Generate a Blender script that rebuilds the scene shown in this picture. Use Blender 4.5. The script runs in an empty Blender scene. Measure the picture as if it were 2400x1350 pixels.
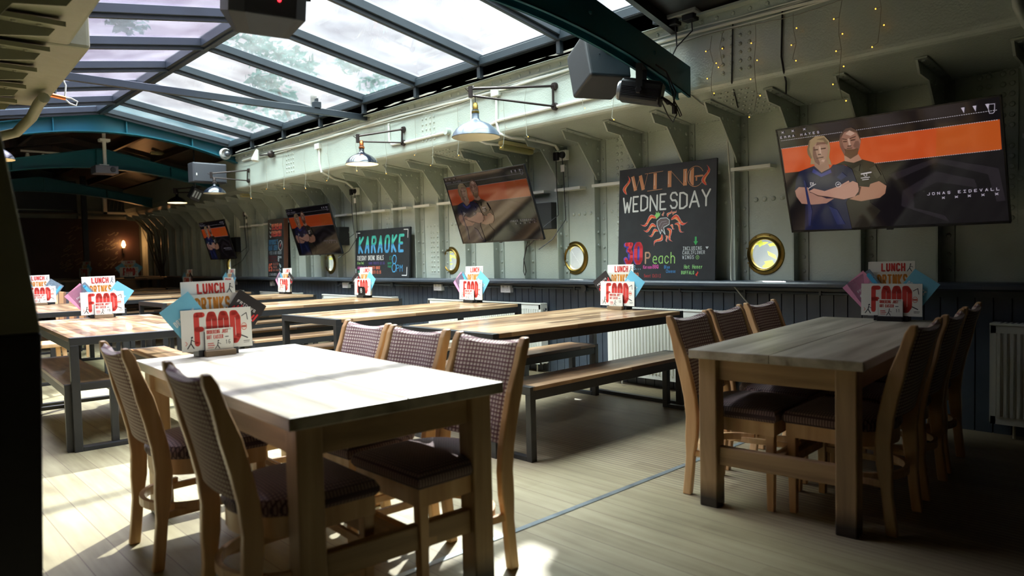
import bpy, bmesh, math, random
from mathutils import Vector, Matrix
rnd = random.Random(7)
C = bpy.context.scene.collection
S = bpy.context.scene
PI = math.pi

# ---------------------------------------------------------------- camera, world, sun
F_PX, YAW, PITCH, ROLL, CAM_H = 1661.49, 0.75681, -0.04308, -0.02382, 1.22089
fw = Vector((math.sin(YAW)*math.cos(PITCH), math.cos(YAW)*math.cos(PITCH), math.sin(PITCH)))
rt = Vector((math.cos(YAW), -math.sin(YAW), 0)); up = rt.cross(fw)
r2 = rt*math.cos(ROLL)+up*math.sin(ROLL); u2 = -rt*math.sin(ROLL)+up*math.cos(ROLL)
cd = bpy.data.cameras.new('camera'); cam = bpy.data.objects.new('camera', cd); C.objects.link(cam)
M = Matrix((r2, u2, -fw)).transposed().to_4x4(); M.translation = (0, 0, CAM_H); cam.matrix_world = M
cd.sensor_width = 36; cd.lens = F_PX/2400*36; cd.clip_start = .05
cd.dof.use_dof = True; cd.dof.focus_distance = 5.6; cd.dof.aperture_fstop = 1.9
S.camera = cam
vs = S.view_settings; vs.view_transform = 'Standard'; vs.look = 'None'; vs.gamma = 1; vs.use_curve_mapping = False
vs.exposure = 1.32
S.cycles.use_denoising = True; S.cycles.diffuse_bounces = 6; S.cycles.max_bounces = 14; S.cycles.transparent_max_bounces = 16
S.cycles.sample_clamp_indirect = 6; S.cycles.caustics_reflective = False; S.cycles.caustics_refractive = False
SUN_DIR = Vector((.79, .64, 1.0)).normalized()
SUN_E = 4.4; SKY_E = 1.0
wd = bpy.data.worlds.new('sky'); S.world = wd; wd.use_nodes = True
def build_world():
    nt = wd.node_tree; nt.nodes.clear(); N = nt.nodes.new; L = nt.links.new
    out = N('ShaderNodeOutputWorld'); bg = N('ShaderNodeBackground'); tc = N('ShaderNodeTexCoord')
    sep = N('ShaderNodeSeparateXYZ'); L(tc.outputs['Generated'], sep.inputs[0])
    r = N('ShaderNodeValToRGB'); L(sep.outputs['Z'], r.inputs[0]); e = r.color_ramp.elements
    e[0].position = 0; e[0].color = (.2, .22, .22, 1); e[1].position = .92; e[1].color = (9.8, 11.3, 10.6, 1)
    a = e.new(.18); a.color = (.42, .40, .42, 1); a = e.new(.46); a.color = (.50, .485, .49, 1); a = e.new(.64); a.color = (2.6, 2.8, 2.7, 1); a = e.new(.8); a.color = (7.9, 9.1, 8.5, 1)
    no = N('ShaderNodeTexNoise'); no.inputs['Scale'].default_value = 3.2; no.inputs['Detail'].default_value = 6
    L(tc.outputs['Generated'], no.inputs[0])
    r2_ = N('ShaderNodeValToRGB'); L(no.outputs[0], r2_.inputs[0]); q = r2_.color_ramp.elements
    q[0].position = .36; q[0].color = (.82, .88, .98, 1); q[1].position = .6; q[1].color = (1, 1, 1, 1)
    mx = N('ShaderNodeMix'); mx.data_type = 'RGBA'; mx.blend_type = 'MULTIPLY'; mx.inputs[0].default_value = 1
    L(r.outputs[0], mx.inputs[6]); L(r2_.outputs[0], mx.inputs[7])
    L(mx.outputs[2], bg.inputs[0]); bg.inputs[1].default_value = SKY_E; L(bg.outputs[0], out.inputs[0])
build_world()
sl = bpy.data.lights.new('sun', 'SUN'); so = bpy.data.objects.new('sun', sl); C.objects.link(so)
sl.energy = SUN_E; sl.angle = .016; sl.color = (.975, 1, .95)
so.rotation_euler = SUN_DIR.to_track_quat('Z', 'Y').to_euler(); so.location = (12, 12, 14)

# ---------------------------------------------------------------- materials
def lin(c): return tuple((x/255/12.92) if x/255 <= .04045 else ((x/255+.055)/1.055)**2.4 for x in c)
def mat(name, rgb, rough=.5, metal=0, bump=None, var=None, emit=None, coat=0, srgb=True, spec=.5, dirt=None):
    m = bpy.data.materials.new(name); m.use_nodes = True; nt = m.node_tree; b = nt.nodes['Principled BSDF']
    c = lin(rgb) if srgb else rgb
    b.inputs['Base Color'].default_value = (*c, 1); b.inputs['Roughness'].default_value = rough; b.inputs['Metallic'].default_value = metal
    b.inputs['Coat Weight'].default_value = coat; b.inputs['Coat Roughness'].default_value = .08; b.inputs['Specular IOR Level'].default_value = spec
    N = nt.nodes.new; L = nt.links.new
    tc = N('ShaderNodeTexCoord')
    if var:
        no = N('ShaderNodeTexNoise'); no.inputs['Scale'].default_value = var[0]; no.inputs['Detail'].default_value = 5
        L(tc.outputs['Object'], no.inputs[0])
        r = N('ShaderNodeValToRGB'); L(no.outputs[0], r.inputs[0]); k = var[1]
        r.color_ramp.elements[0].position = .3; r.color_ramp.elements[1].position = .7
        r.color_ramp.elements[0].color = (*[x*(1-k) for x in c], 1); r.color_ramp.elements[1].color = (*[min(1, x*(1+k)) for x in c], 1)
        L(r.outputs[0], b.inputs['Base Color'])
    if bump:
        no = N('ShaderNodeTexNoise'); no.inputs['Scale'].default_value = bump[0]; no.inputs['Detail'].default_value = 4
        L(tc.outputs['Object'], no.inputs[0]); bp = N('ShaderNodeBump'); bp.inputs['Strength'].default_value = bump[1]; bp.inputs['Distance'].default_value = .01
        L(no.outputs[0], bp.inputs['Height']); L(bp.outputs[0], b.inputs['Normal'])
    if emit:
        b.inputs['Emission Color'].default_value = (*(lin(emit[0])), 1); b.inputs['Emission Strength'].default_value = emit[1]
    return m
def wood(name, c1, c2, c3, axis=0, rough=.4, scale=6, strip=None, across=1, bump=.15, foot=None, coat=0):
    """grain along axis; strip = width of the boards, laid across axis 'across'"""
    m = bpy.data.materials.new(name); m.use_nodes = True; nt = m.node_tree; b = nt.nodes['Principled BSDF']; N = nt.nodes.new; L = nt.links.new
    tc = N('ShaderNodeTexCoord'); oi = N('ShaderNodeObjectInfo')
    ad = N('ShaderNodeVectorMath'); ad.operation = 'MULTIPLY_ADD'; L(tc.outputs['Object'], ad.inputs[0]); ad.inputs[1].default_value = (1, 1, 1)
    cx = N('ShaderNodeCombineXYZ'); ml = N('ShaderNodeMath'); ml.operation = 'MULTIPLY'; L(oi.outputs['Random'], ml.inputs[0]); ml.inputs[1].default_value = 20
    L(ml.outputs[0], cx.inputs[axis]); L(cx.outputs[0], ad.inputs[2])
    mp = N('ShaderNodeMapping'); sc = [scale*3]*3; sc[axis] = scale*.28; mp.inputs['Scale'].default_value = sc; L(ad.outputs[0], mp.inputs[0])
    no = N('ShaderNodeTexNoise'); no.inputs['Scale'].default_value = 1; no.inputs['Detail'].default_value = 6; no.inputs['Distortion'].default_value = .6
    L(mp.outputs[0], no.inputs[0]); fac = no.outputs[0]
    if strip:
        sp = N('ShaderNodeSeparateXYZ'); L(tc.outputs['Object'], sp.inputs[0])
        d = N('ShaderNodeMath'); d.operation = 'DIVIDE'; L(sp.outputs[across], d.inputs[0]); d.inputs[1].default_value = strip
        fl = N('ShaderNodeMath'); fl.operation = 'FLOOR'; L(d.outputs[0], fl.inputs[0])
        d2 = N('ShaderNodeMath'); d2.operation = 'MULTIPLY_ADD'; L(fl.outputs[0], d2.inputs[0]); d2.inputs[1].default_value = .37; 
        d3 = N('ShaderNodeMath'); d3.operation = 'DIVIDE'; L(sp.outputs[axis], d3.inputs[0]); d3.inputs[1].default_value = .62; L(d3.outputs[0], d2.inputs[2])
        f2 = N('ShaderNodeMath'); f2.operation = 'FLOOR'; L(d2.outputs[0], f2.inputs[0])
        cb = N('ShaderNodeCombineXYZ'); L(fl.outputs[0], cb.inputs[0]); L(f2.outputs[0], cb.inputs[1])
        wn = N('ShaderNodeTexWhiteNoise'); wn.noise_dimensions = '3D'; L(cb.outputs[0], wn.inputs[0])
        a = N('ShaderNodeMath'); a.operation = 'MULTIPLY_ADD'; L(wn.outputs['Value'], a.inputs[0]); a.inputs[1].default_value = .42; 
        a0 = N('ShaderNodeMath'); a0.operation = 'SUBTRACT'; L(fac, a0.inputs[0]); a0.inputs[1].default_value = .21; L(a0.outputs[0], a.inputs[2]); fac = a.outputs[0]
    r = N('ShaderNodeValToRGB'); L(fac, r.inputs[0]); e = r.color_ramp.elements
    e[0].position = .3; e[0].color = (*lin(c1), 1); e[1].position = .7; e[1].color = (*lin(c3), 1); q = e.new(.5); q.color = (*lin(c2), 1)
    col = r.outputs[0]
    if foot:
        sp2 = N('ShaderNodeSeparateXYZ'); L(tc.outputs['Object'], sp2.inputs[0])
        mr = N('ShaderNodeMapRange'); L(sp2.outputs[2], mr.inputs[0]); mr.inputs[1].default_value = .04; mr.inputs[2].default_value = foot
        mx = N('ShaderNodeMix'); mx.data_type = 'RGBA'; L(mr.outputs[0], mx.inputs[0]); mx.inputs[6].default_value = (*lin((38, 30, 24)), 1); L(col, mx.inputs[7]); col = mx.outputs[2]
    L(col, b.inputs['Base Color']); b.inputs['Roughness'].default_value = rough; b.inputs['Coat Weight'].default_value = coat
    bp = N('ShaderNodeBump'); bp.inputs['Strength'].default_value = bump; bp.inputs['Distance'].default_value = .004; L(fac, bp.inputs['Height']); L(bp.outputs[0], b.inputs['Normal'])
    return m
def fabric(name, light, dark, pitch=.0125, thr=.25, seat=0):
    m = bpy.data.materials.new(name); m.use_nodes = True; nt = m.node_tree; b = nt.nodes['Principled BSDF']; N = nt.nodes.new; L = nt.links.new
    tc = N('ShaderNodeTexCoord'); sp = N('ShaderNodeSeparateXYZ'); L(tc.outputs['Object'], sp.inputs[0])
    def wave(sock, k):
        a = N('ShaderNodeMath'); a.operation = 'MULTIPLY'; L(sock, a.inputs[0]); a.inputs[1].default_value = 2*PI/k
        s = N('ShaderNodeMath'); s.operation = 'SINE'; L(a.outputs[0], s.inputs[0]); return s.outputs[0]
    ad = N('ShaderNodeMath'); ad.operation = 'ADD'; L(sp.outputs[1 if seat else 2], ad.inputs[0]); ad.inputs[1].default_value = 0
    x = wave(sp.outputs[0], pitch*1.25); y = wave(ad.outputs[0], pitch)
    mx = N('ShaderNodeMath'); mx.operation = 'MAXIMUM'; L(x, mx.inputs[0]); L(y, mx.inputs[1])
    r = N('ShaderNodeValToRGB'); r.color_ramp.elements[0].position = thr; r.color_ramp.elements[1].position = thr+.45
    L(mx.outputs[0], r.inputs[0]); r.color_ramp.elements[0].color = (*lin(light), 1); r.color_ramp.elements[1].color = (*lin(dark), 1)
    L(r.outputs[0], b.inputs['Base Color']); b.inputs['Roughness'].default_value = .85; b.inputs['Sheen Weight'].default_value = .25
    bp = N('ShaderNodeBump'); bp.inputs['Strength'].default_value = .35; bp.inputs['Distance'].default_value = .002; L(mx.outputs[0], bp.inputs['Height']); L(bp.outputs[0], b.inputs['Normal'])
    return m
def glass(name, tint, refl=.06, dirt=.05, rough=.02):
    m = bpy.data.materials.new(name); m.use_nodes = True; nt = m.node_tree; nt.nodes.clear(); N = nt.nodes.new; L = nt.links.new
    o = N('ShaderNodeOutputMaterial'); t = N('ShaderNodeBsdfTransparent'); t.inputs[0].default_value = (*tint, 1)
    g = N('ShaderNodeBsdfGlossy'); g.inputs['Roughness'].default_value = rough; d = N('ShaderNodeBsdfTranslucent'); d.inputs[0].default_value = (.75, .75, .75, 1)
    lw = N('ShaderNodeLayerWeight'); lw.inputs[0].default_value = .12; mm = N('ShaderNodeMath'); mm.operation = 'MULTIPLY_ADD'; L(lw.outputs['Fresnel'], mm.inputs[0]); mm.inputs[1].default_value = .5; mm.inputs[2].default_value = refl
    m1 = N('ShaderNodeMixShader'); L(mm.outputs[0], m1.inputs[0]); L(t.outputs[0], m1.inputs[1]); L(g.outputs[0], m1.inputs[2])
    tc = N('ShaderNodeTexCoord'); no = N('ShaderNodeTexNoise'); no.inputs['Scale'].default_value = 2.2; no.inputs['Detail'].default_value = 7; L(tc.outputs['Object'], no.inputs[0])
    mr = N('ShaderNodeMapRange'); L(no.outputs[0], mr.inputs[0]); mr.inputs[1].default_value = .35; mr.inputs[2].default_value = .75; mr.inputs[3].default_value = dirt*.3; mr.inputs[4].default_value = dirt*1.8
    m2 = N('ShaderNodeMixShader'); L(mr.outputs[0], m2.inputs[0]); L(m1.outputs[0], m2.inputs[1]); L(d.outputs[0], m2.inputs[2]); L(m2.outputs[0], o.inputs[0])
    return m
def emis(name, rgb, k):
    m = mat(name, (5, 5, 5), .25, emit=(rgb, k)); return m

HULL = mat('hull_paint', (182, 193, 184), .27, bump=(75, .35), var=(3, .06), coat=.25)
HULL2 = mat('hull_frame_paint', (164, 174, 166), .34, bump=(60, .25), var=(4, .08))
LEDGE = mat('ledge_paint', (228, 232, 226), .4)
SLATE = mat('slate_paint', (64, 73, 82), .32, bump=(30, .15), var=(5, .15))
TEAL = mat('teal_paint', (8, 88, 104), .42, var=(2, .08))
STEEL_ROOF = mat('roof_steel', (46, 55, 62), .4, var=(3, .15))
BLACK = mat('black_steel', (34, 36, 37), .42, var=(8, .2))
BLACKP = mat('black_plastic', (20, 20, 22), .45)
SPK = mat('speaker_black', (40, 42, 45), .55, bump=(300, .2))
DARKCEIL = None
WHITE = mat('white_enamel', (226, 226, 216), .3)
WHITEP = mat('white_plastic', (224, 224, 220), .35)
BRASS = mat('brass', (136, 114, 58), .34, 1, var=(9, .2))
COPPER = mat('copper', (200, 120, 70), .3, 1)
IRON = mat('dark_iron', (58, 50, 48), .45, .6)
CREAM = mat('aged_diffuser', (196, 190, 140), .5)
CABLE = mat('black_cable', (16, 16, 17), .5)
CABLEG = mat('grey_cable', (190, 194, 184), .5)
CHALKB = mat('chalkboard_black', (38, 42, 45), .5, var=(6, .25))
PAPER = mat('paper_white', (226, 226, 216), .6)
PAPERD = mat('paper_cream', (214, 210, 196), .6)
BEECH = wood('beech', (186, 146, 102), (204, 166, 120), (220, 186, 140), 2, .35, 5, bump=.05)
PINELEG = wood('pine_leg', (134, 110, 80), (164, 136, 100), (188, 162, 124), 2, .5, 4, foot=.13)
PINEX = wood('pine_rail', (132, 106, 76), (162, 134, 98), (186, 158, 120), 0, .5, 4)
PINEY = wood('pine_end_rail', (132, 106, 76), (162, 134, 98), (186, 158, 120), 1, .5, 4)
PINETOP = wood('worn_pine_top', (122, 114, 96), (168, 162, 144), (196, 190, 174), 0, .38, 3, bump=.2)
ACACIA = wood('acacia_boards', (108, 84, 60), (156, 124, 90), (196, 168, 130), 0, .3, 5, strip=.075, across=1, bump=.06, coat=.2)
ACACIAD = wood('acacia_bench', (88, 68, 50), (130, 100, 72), (166, 136, 102), 0, .32, 5, strip=.07, across=1, bump=.06, coat=.15)
HOLDWOOD = wood('holder_wood', (110, 92, 70), (134, 114, 88), (150, 130, 104), 0, .6, 8)
FAB = fabric('check_fabric', (206, 192, 178), (104, 60, 64), .016, .15, 0)
FABSEAT = fabric('seat_fabric', (130, 108, 104), (58, 38, 44), .0125, .3, 1)
GLASS_R = glass('skylight_glass_clear', (.97, .97, .985), .03, .02)
GLASS_L = glass('skylight_glass_tinted', (.88, .82, .93), .05, .02)
GLASS_P = glass('porthole_glass', (.95, .95, .93), .05, .04)

# ---------------------------------------------------------------- mesh helpers
class MB:
    def __init__(s): s.v = []; s.f = []; s.m = []
    def add(s, vs_, fs, mi=0):
        o = len(s.v); s.v += [tuple(x) for x in vs_]; s.f += [tuple(i+o for i in f) for f in fs]; s.m += [mi]*len(fs); return s
    def box(s, a, b, mi=0, T=None):
        x0, y0, z0 = a; x1, y1, z1 = b
        v = [(x0, y0, z0), (x1, y0, z0), (x1, y1, z0), (x0, y1, z0), (x0, y0, z1), (x1, y0, z1), (x1, y1, z1), (x0, y1, z1)]
        if T: v = [T @ Vector(p) for p in v]
        return s.add(v, [(0, 3, 2, 1), (4, 5, 6, 7), (0, 1, 5, 4), (1, 2, 6, 5), (2, 3, 7, 6), (3, 0, 4, 7)], mi)
    def bar(s, p, q, w, h, upv=(0, 0, 1), mi=0):
        p = Vector(p); q = Vector(q); d = (q-p); L = d.length; d.normalize(); u = Vector(upv); r = d.cross(u)
        if r.length < 1e-5: r = d.cross(Vector((1, 0, 0)))
        r.normalize(); u = r.cross(d)
        T = Matrix((r, d, u)).transposed().to_4x4(); T.translation = p
        return s.box((-w/2, 0, -h/2), (w/2, L, h/2), mi, T)
    def tube(s, pts, r, n=8, mi=0, cap=True):
        pts = [Vector(p) for p in pts]; rr = r if isinstance(r, (list, tuple)) else [r]*len(pts); rings = []; prev = None
        for i, p in enumerate(pts):
            d = (pts[min(i+1, len(pts)-1)]-pts[max(i-1, 0)]).normalized()
            if prev is None: a = d.orthogonal().normalized()
            else:
                a = prev-d*prev.dot(d)
                a = a.normalized() if a.length > 1e-6 else d.orthogonal().normalized()
            prev = a; b = d.cross(a); rings.append([p+(a*math.cos(2*PI*k/n)+b*math.sin(2*PI*k/n))*rr[i] for k in range(n)])
        v = [x for r_ in rings for x in r_]; f = []
        for i in range(len(pts)-1):
            for k in range(n): f.append((i*n+k, i*n+(k+1) % n, (i+1)*n+(k+1) % n, (i+1)*n+k))
        if cap: f += [tuple(range(n))[::-1], tuple((len(pts)-1)*n+k for k in range(n))]
        return s.add(v, f, mi)
    def lathe(s, prof, c=(0, 0, 0), axis=2, n=24, mi=0, T=None):
        v = []; f = []; P = len(prof)
        for k in range(n):
            a = 2*PI*k/n
            for r, z in prof:
                p = [r*math.cos(a), r*math.sin(a), z]
                if axis == 0: p = [p[2], p[0], p[1]]
                if axis == 1: p = [p[0], p[2], p[1]]
                v.append(Vector(p)+Vector(c))
        if T: v = [T @ p for p in v]
        for k in range(n):
            for i in range(P-1): f.append((k*P+i, ((k+1) % n)*P+i, ((k+1) % n)*P+i+1, k*P+i+1))
        return s.add(v, f, mi)
    def prism(s, poly, d, fn, mi=0):
        """poly of (a,b); fn(a,b,t) -> 3d point; t from 0 to d"""
        n = len(poly); v = [fn(a, b, 0) for a, b in poly]+[fn(a, b, d) for a, b in poly]
        f = [tuple(range(n))[::-1], tuple(range(n, 2*n))]+[(i, (i+1) % n, n+(i+1) % n, n+i) for i in range(n)]
        return s.add(v, f, mi)
    def flat(s, poly, fn, mi=0): return s.add([fn(a, b) for a, b in poly], [tuple(range(len(poly)))], mi)
    def dome(s, c, nrm, r=.014, h=None, n=8, mi=0):
        if .011 < r < .0168: r *= 1.3
        h = h or r*.65; nrm = Vector(nrm).normalized(); a = nrm.orthogonal().normalized(); b = nrm.cross(a); c = Vector(c); v = []
        for rr, hh in ((1, 0), (.72, .68)):
            v += [c+(a*math.cos(2*PI*k/n)+b*math.sin(2*PI*k/n))*r*rr+nrm*h*hh for k in range(n)]
        v.append(c+nrm*h); f = [(k, (k+1) % n, n+(k+1) % n, n+k) for k in range(n)]+[(n+k, n+(k+1) % n, 2*n) for k in range(n)]
        return s.add(v, f, mi)
    def sphere(s, c, r, n=10, mi=0, sc=(1, 1, 1)):
        prof = [(max(1e-4, r*math.sin(PI*i/6)), -r*math.cos(PI*i/6)) for i in range(7)]
        v0 = len(s.v); s.lathe(prof, (0, 0, 0), 2, n, mi)
        for i in range(v0, len(s.v)): p = s.v[i]; s.v[i] = (p[0]*sc[0]+c[0], p[1]*sc[1]+c[1], p[2]*sc[2]+c[2])
        return s
    def build(s, name, mats, parent=None, bevel=0, smooth=False, local=False, seg=2, loc=None, normals=True, solid=0):
        me = bpy.data.meshes.new(name)
        off = Vector((0, 0, 0))
        if parent is not None and not local: off = world_loc(parent)
        if loc is not None: off = Vector(loc)
        me.from_pydata([(x-off.x, y-off.y, z-off.z) for x, y, z in s.v], [], s.f)
        mats = mats if isinstance(mats, (list, tuple)) else [mats]
        for m in mats: me.materials.append(m)
        if len(mats) > 1: me.polygons.foreach_set('material_index', s.m)
        if normals:
            bm = bmesh.new(); bm.from_mesh(me); bmesh.ops.remove_doubles(bm, verts=bm.verts, dist=1e-5); bmesh.ops.recalc_face_normals(bm, faces=bm.faces); bm.to_mesh(me); bm.free()
        if smooth:
            me.polygons.foreach_set('use_smooth', [True]*len(me.polygons))
            me.set_sharp_from_angle(angle=math.radians(40))
        o = bpy.data.objects.new(name, me); C.objects.link(o)
        if parent is not None: o.parent = parent
        if loc is not None: o.location = loc
        if bevel:
            b = o.modifiers.new('bevel', 'BEVEL'); b.width = bevel; b.segments = seg; b.limit_method = 'ANGLE'; b.angle_limit = math.radians(35)
        return o
def world_loc(o):
    v = Vector((0, 0, 0))
    while o is not None: v = v+Vector(o.location); o = o.parent
    return v
def tag(o, label, cat, group=None):
    o['label'] = label; o['category'] = cat
    if group: o['group'] = group
    return o
def thing(name, label, cat, loc=(0, 0, 0), rot=0, group=None, rx=0):
    o = bpy.data.objects.new(name, None); C.objects.link(o); o.empty_display_size = .1
    o.location = loc; o.rotation_euler = (rx, 0, rot); tag(o, label, cat, group); return o
def struct(o, kind='structure'): o['kind'] = kind; return o
def sempty(name, loc=(0, 0, 0)):
    o = bpy.data.objects.new(name, None); C.objects.link(o); o.location = loc; o['kind'] = 'structure'; return o
def dup(o, loc=None, rot=None, label=None, group=None, parent=None):
    c = o.copy(); C.objects.link(c)
    if parent is not None: c.parent = parent
    for ch in list(o.children): dup(ch, parent=c)
    if loc is not None: c.location = loc
    if rot is not None: c.rotation_euler = (c.rotation_euler[0], 0, rot)
    if label: c['label'] = label
    if group: c['group'] = group
    return c
NT = [0]
def trim(mb, m, **k):
    NT[0] += 1; return struct(mb.build('trim_%d' % NT[0], m, **k))

# ---------------------------------------------------------------- stroke lettering
FONT = {'A': '00 26 40/12 32', 'B': '00 06 36 45 44 33 03/33 42 41 30 00', 'C': '45 36 16 05 01 10 30 41', 'D': '00 06 26 45 41 20 00', 'E': '40 00 06 46/03 33',
 'F': '00 06 46/03 33', 'G': '45 36 16 05 01 10 30 41 43 23', 'H': '00 06/40 46/03 43', 'I': '06 46/26 20/00 40', 'J': '46 41 30 10 01', 'K': '00 06/46 03 40', 'L': '06 00 40',
 'M': '00 06 23 46 40', 'N': '00 06 40 46', 'O': '16 05 01 10 30 41 45 36 16', 'P': '00 06 36 45 44 33 03', 'Q': '16 05 01 10 30 41 45 36 16/22 40', 'R': '00 06 36 45 44 33 03/23 40',
 'S': '45 36 16 05 04 13 33 42 41 30 10 01', 'T': '06 46/26 20', 'U': '06 01 10 30 41 46', 'V': '06 20 46', 'W': '06 10 24 30 46', 'X': '06 40/00 46', 'Y': '06 23 46/23 20', 'Z': '06 46 00 40',
 '0': '16 05 01 10 30 41 45 36 16', '1': '15 26 20', '2': '05 16 36 45 44 00 40', '3': '06 46 24 34 43 41 30 10 01', '4': '30 36 02 42', '5': '46 06 03 33 42 41 30 10 01', '6': '46 16 03 01 10 30 41 42 33 03',
 '7': '06 46 10', '8': '13 04 05 16 36 45 44 33 13 02 01 10 30 41 42 33', '9': '40 43 45 36 16 05 04 13 33 43',
 'a': '34 14 03 01 10 20 31/34 30', 'b': '06 00 20 31 33 24 04', 'c': '33 24 14 03 01 10 20 31', 'd': '36 30/34 14 03 01 10 31', 'e': '02 32 33 24 14 03 01 10 30', 'h': '06 00/03 14 24 33 30', 'l': '16 11 20', 'm': '04 00/03 14 22/22 34 43 40',
 'n': '04 00/03 14 24 33 30', 'o': '14 03 01 10 20 31 33 24 14', 'r': '04 00/03 14 24', 's': '33 24 14 03 12 22 31 20 10 01', 't': '15 11 20 30/04 34', 'u': '04 01 10 20 31/34 30', 'w': '04 10 22 30 44', 'y': '04 12/34 00', 'p': '04 00/04 24 33 22 02',
 '!': '26 22/20 21', '.': '10 11', "'": '26 24', '(': '36 24 22 30', ')': '16 24 22 10', '\u00a3': '45 36 26 15 11 00 40/03 33', ':': '21 20/24 23'}
def strokes(mb, text, x, y, h, w, wt, fn, gap=.35, slant=0, mi=0):
    """letters of width w and height h from lower left (x,y); fn(u,v)->3d"""
    adv = w*(1+gap)
    for i, ch in enumerate(text):
        if ch == ' ': continue
        x0 = x+i*adv
        for pl in FONT.get(ch, FONT.get(ch.upper(), '00 40')).split('/'):
            P = [(x0+int(p[0])/4*(w-wt)+wt/2+slant*int(p[1])/6*h, y+int(p[1])/6*(h-wt)+wt/2) for p in pl.split()]
            line(mb, P, wt, fn, mi)
def line(mb, P, wt, fn, mi=0):
    for (a, b), (c, d) in zip(P, P[1:]):
        L = math.hypot(c-a, d-b) or 1e-6; nx, ny = -(d-b)/L*wt/2, (c-a)/L*wt/2
        mb.add([fn(a+nx, b+ny), fn(a-nx, b-ny), fn(c-nx, d-ny), fn(c+nx, d+ny)], [(0, 1, 2, 3)], mi)
    for a, b in P: mb.add([fn(a+wt/2*math.cos(k*PI/4+.39), b+wt/2*math.sin(k*PI/4+.39)) for k in range(8)], [tuple(range(8))], mi)
def textw(n, w, gap=.35): return n*w*(1+gap)-w*gap
INK = {}
def ink(rgb, rough=.65):
    if rgb not in INK: INK[rgb] = mat('ink_%d_%d_%d' % rgb, rgb, rough)
    return INK[rgb]

# ================================================================ ROOM SHELL
WX = 5.5; Y0, Y1 = -3.5, 19.3
RIB = [2.51+.5*k for k in range(-11, 34)]
PORT = [(2.80, 1.2), (4.86, 1.2), (6.91, 1.2), (9.90, 1.2), (13.77, 1.2)]
def floor_material():
    m = bpy.data.materials.new('deck_boards'); m.use_nodes = True; nt = m.node_tree; b = nt.nodes['Principled BSDF']; N = nt.nodes.new; L = nt.links.new
    def mth(op, a, bb=None, c=None):
        n = N('ShaderNodeMath'); n.operation = op
        for i, x in enumerate((a, bb, c)):
            if x is None: continue
            if isinstance(x, (int, float)): n.inputs[i].default_value = x
            else: L(x, n.inputs[i])
        return n.outputs[0]
    tc = N('ShaderNodeTexCoord'); sp = N('ShaderNodeSeparateXYZ'); L(tc.outputs['Object'], sp.inputs[0]); X, Y = sp.outputs[0], sp.outputs[1]
    d = mth('DIVIDE', X, .135); fl = mth('FLOOR', d); fr = mth('FRACT', d)
    yo = mth('FLOOR', mth('MULTIPLY_ADD', fl, .413, mth('DIVIDE', Y, 2.3)))
    cb = N('ShaderNodeCombineXYZ'); L(fl, cb.inputs[0]); L(yo, cb.inputs[1]); wn = N('ShaderNodeTexWhiteNoise'); L(cb.outputs[0], wn.inputs[0])
    mp = N('ShaderNodeMapping'); mp.inputs['Scale'].default_value = (22, 1.6, 1); L(tc.outputs['Object'], mp.inputs[0])
    no = N('ShaderNodeTexNoise'); no.inputs['Scale'].default_value = 1; no.inputs['Detail'].default_value = 6; L(mp.outputs[0], no.inputs[0])
    n2 = N('ShaderNodeTexNoise'); n2.inputs['Scale'].default_value = 1.4; n2.inputs['Detail'].default_value = 5; L(tc.outputs['Object'], n2.inputs[0])
    fac = mth('ADD', mth('MULTIPLY_ADD', wn.outputs['Value'], .12, mth('MULTIPLY', no.outputs[0], .45)), mth('MULTIPLY', n2.outputs[0], .56))
    r = N('ShaderNodeValToRGB'); L(fac, r.inputs[0]); e = r.color_ramp.elements
    e[0].position = .36; e[0].color = (*lin((112, 102, 74)), 1); e[1].position = .82; e[1].color = (*lin((176, 168, 134)), 1); q = e.new(.56); q.color = (*lin((150, 141, 108)), 1)
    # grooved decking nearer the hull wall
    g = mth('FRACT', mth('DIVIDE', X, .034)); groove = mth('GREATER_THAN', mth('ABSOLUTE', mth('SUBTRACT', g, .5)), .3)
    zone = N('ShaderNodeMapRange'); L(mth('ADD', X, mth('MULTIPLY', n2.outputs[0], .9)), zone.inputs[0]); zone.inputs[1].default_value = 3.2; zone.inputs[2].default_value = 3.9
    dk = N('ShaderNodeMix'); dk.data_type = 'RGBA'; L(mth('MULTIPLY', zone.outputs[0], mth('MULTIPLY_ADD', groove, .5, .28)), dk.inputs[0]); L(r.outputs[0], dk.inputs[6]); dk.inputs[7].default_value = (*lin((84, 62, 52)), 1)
    edge = mth('LESS_THAN', mth('ABSOLUTE', mth('SUBTRACT', fr, .5)), .487)
    m2 = N('ShaderNodeMix'); m2.data_type = 'RGBA'; L(edge, m2.inputs[0]); m2.inputs[6].default_value = (*lin((104, 90, 70)), 1); L(dk.outputs[2], m2.inputs[7])
    vo = N('ShaderNodeTexVoronoi'); vo.inputs['Scale'].default_value = 2.6; vo.inputs['Randomness'].default_value = 1; L(tc.outputs['Object'], vo.inputs[0])
    spot = N('ShaderNodeMapRange'); L(mth('ADD', vo.outputs['Distance'], mth('MULTIPLY', no.outputs[0], .08)), spot.inputs[0]); spot.inputs[1].default_value = .085; spot.inputs[2].default_value = .11
    m3 = N('ShaderNodeMix'); m3.data_type = 'RGBA'; L(spot.outputs[0], m3.inputs[0]); m3.inputs[6].default_value = (*lin((78, 68, 58)), 1); L(m2.outputs[2], m3.inputs[7])
    L(m3.outputs[2], b.inputs['Base Color']); b.inputs['Roughness'].default_value = .48
    h = mth('ADD', mth('MULTIPLY', no.outputs[0], .25), mth('SUBTRACT', edge, mth('MULTIPLY', groove, zone.outputs[0])))
    bp = N('ShaderNodeBump'); bp.inputs['Strength'].default_value = .4; bp.inputs['Distance'].default_value = .004; L(h, bp.inputs['Height']); L(bp.outputs[0], b.inputs['Normal'])
    return m
struct(MB().box((-1.2, Y0, -.06), (5.75, Y1+.3, 0)).build('floor', floor_material()))
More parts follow.
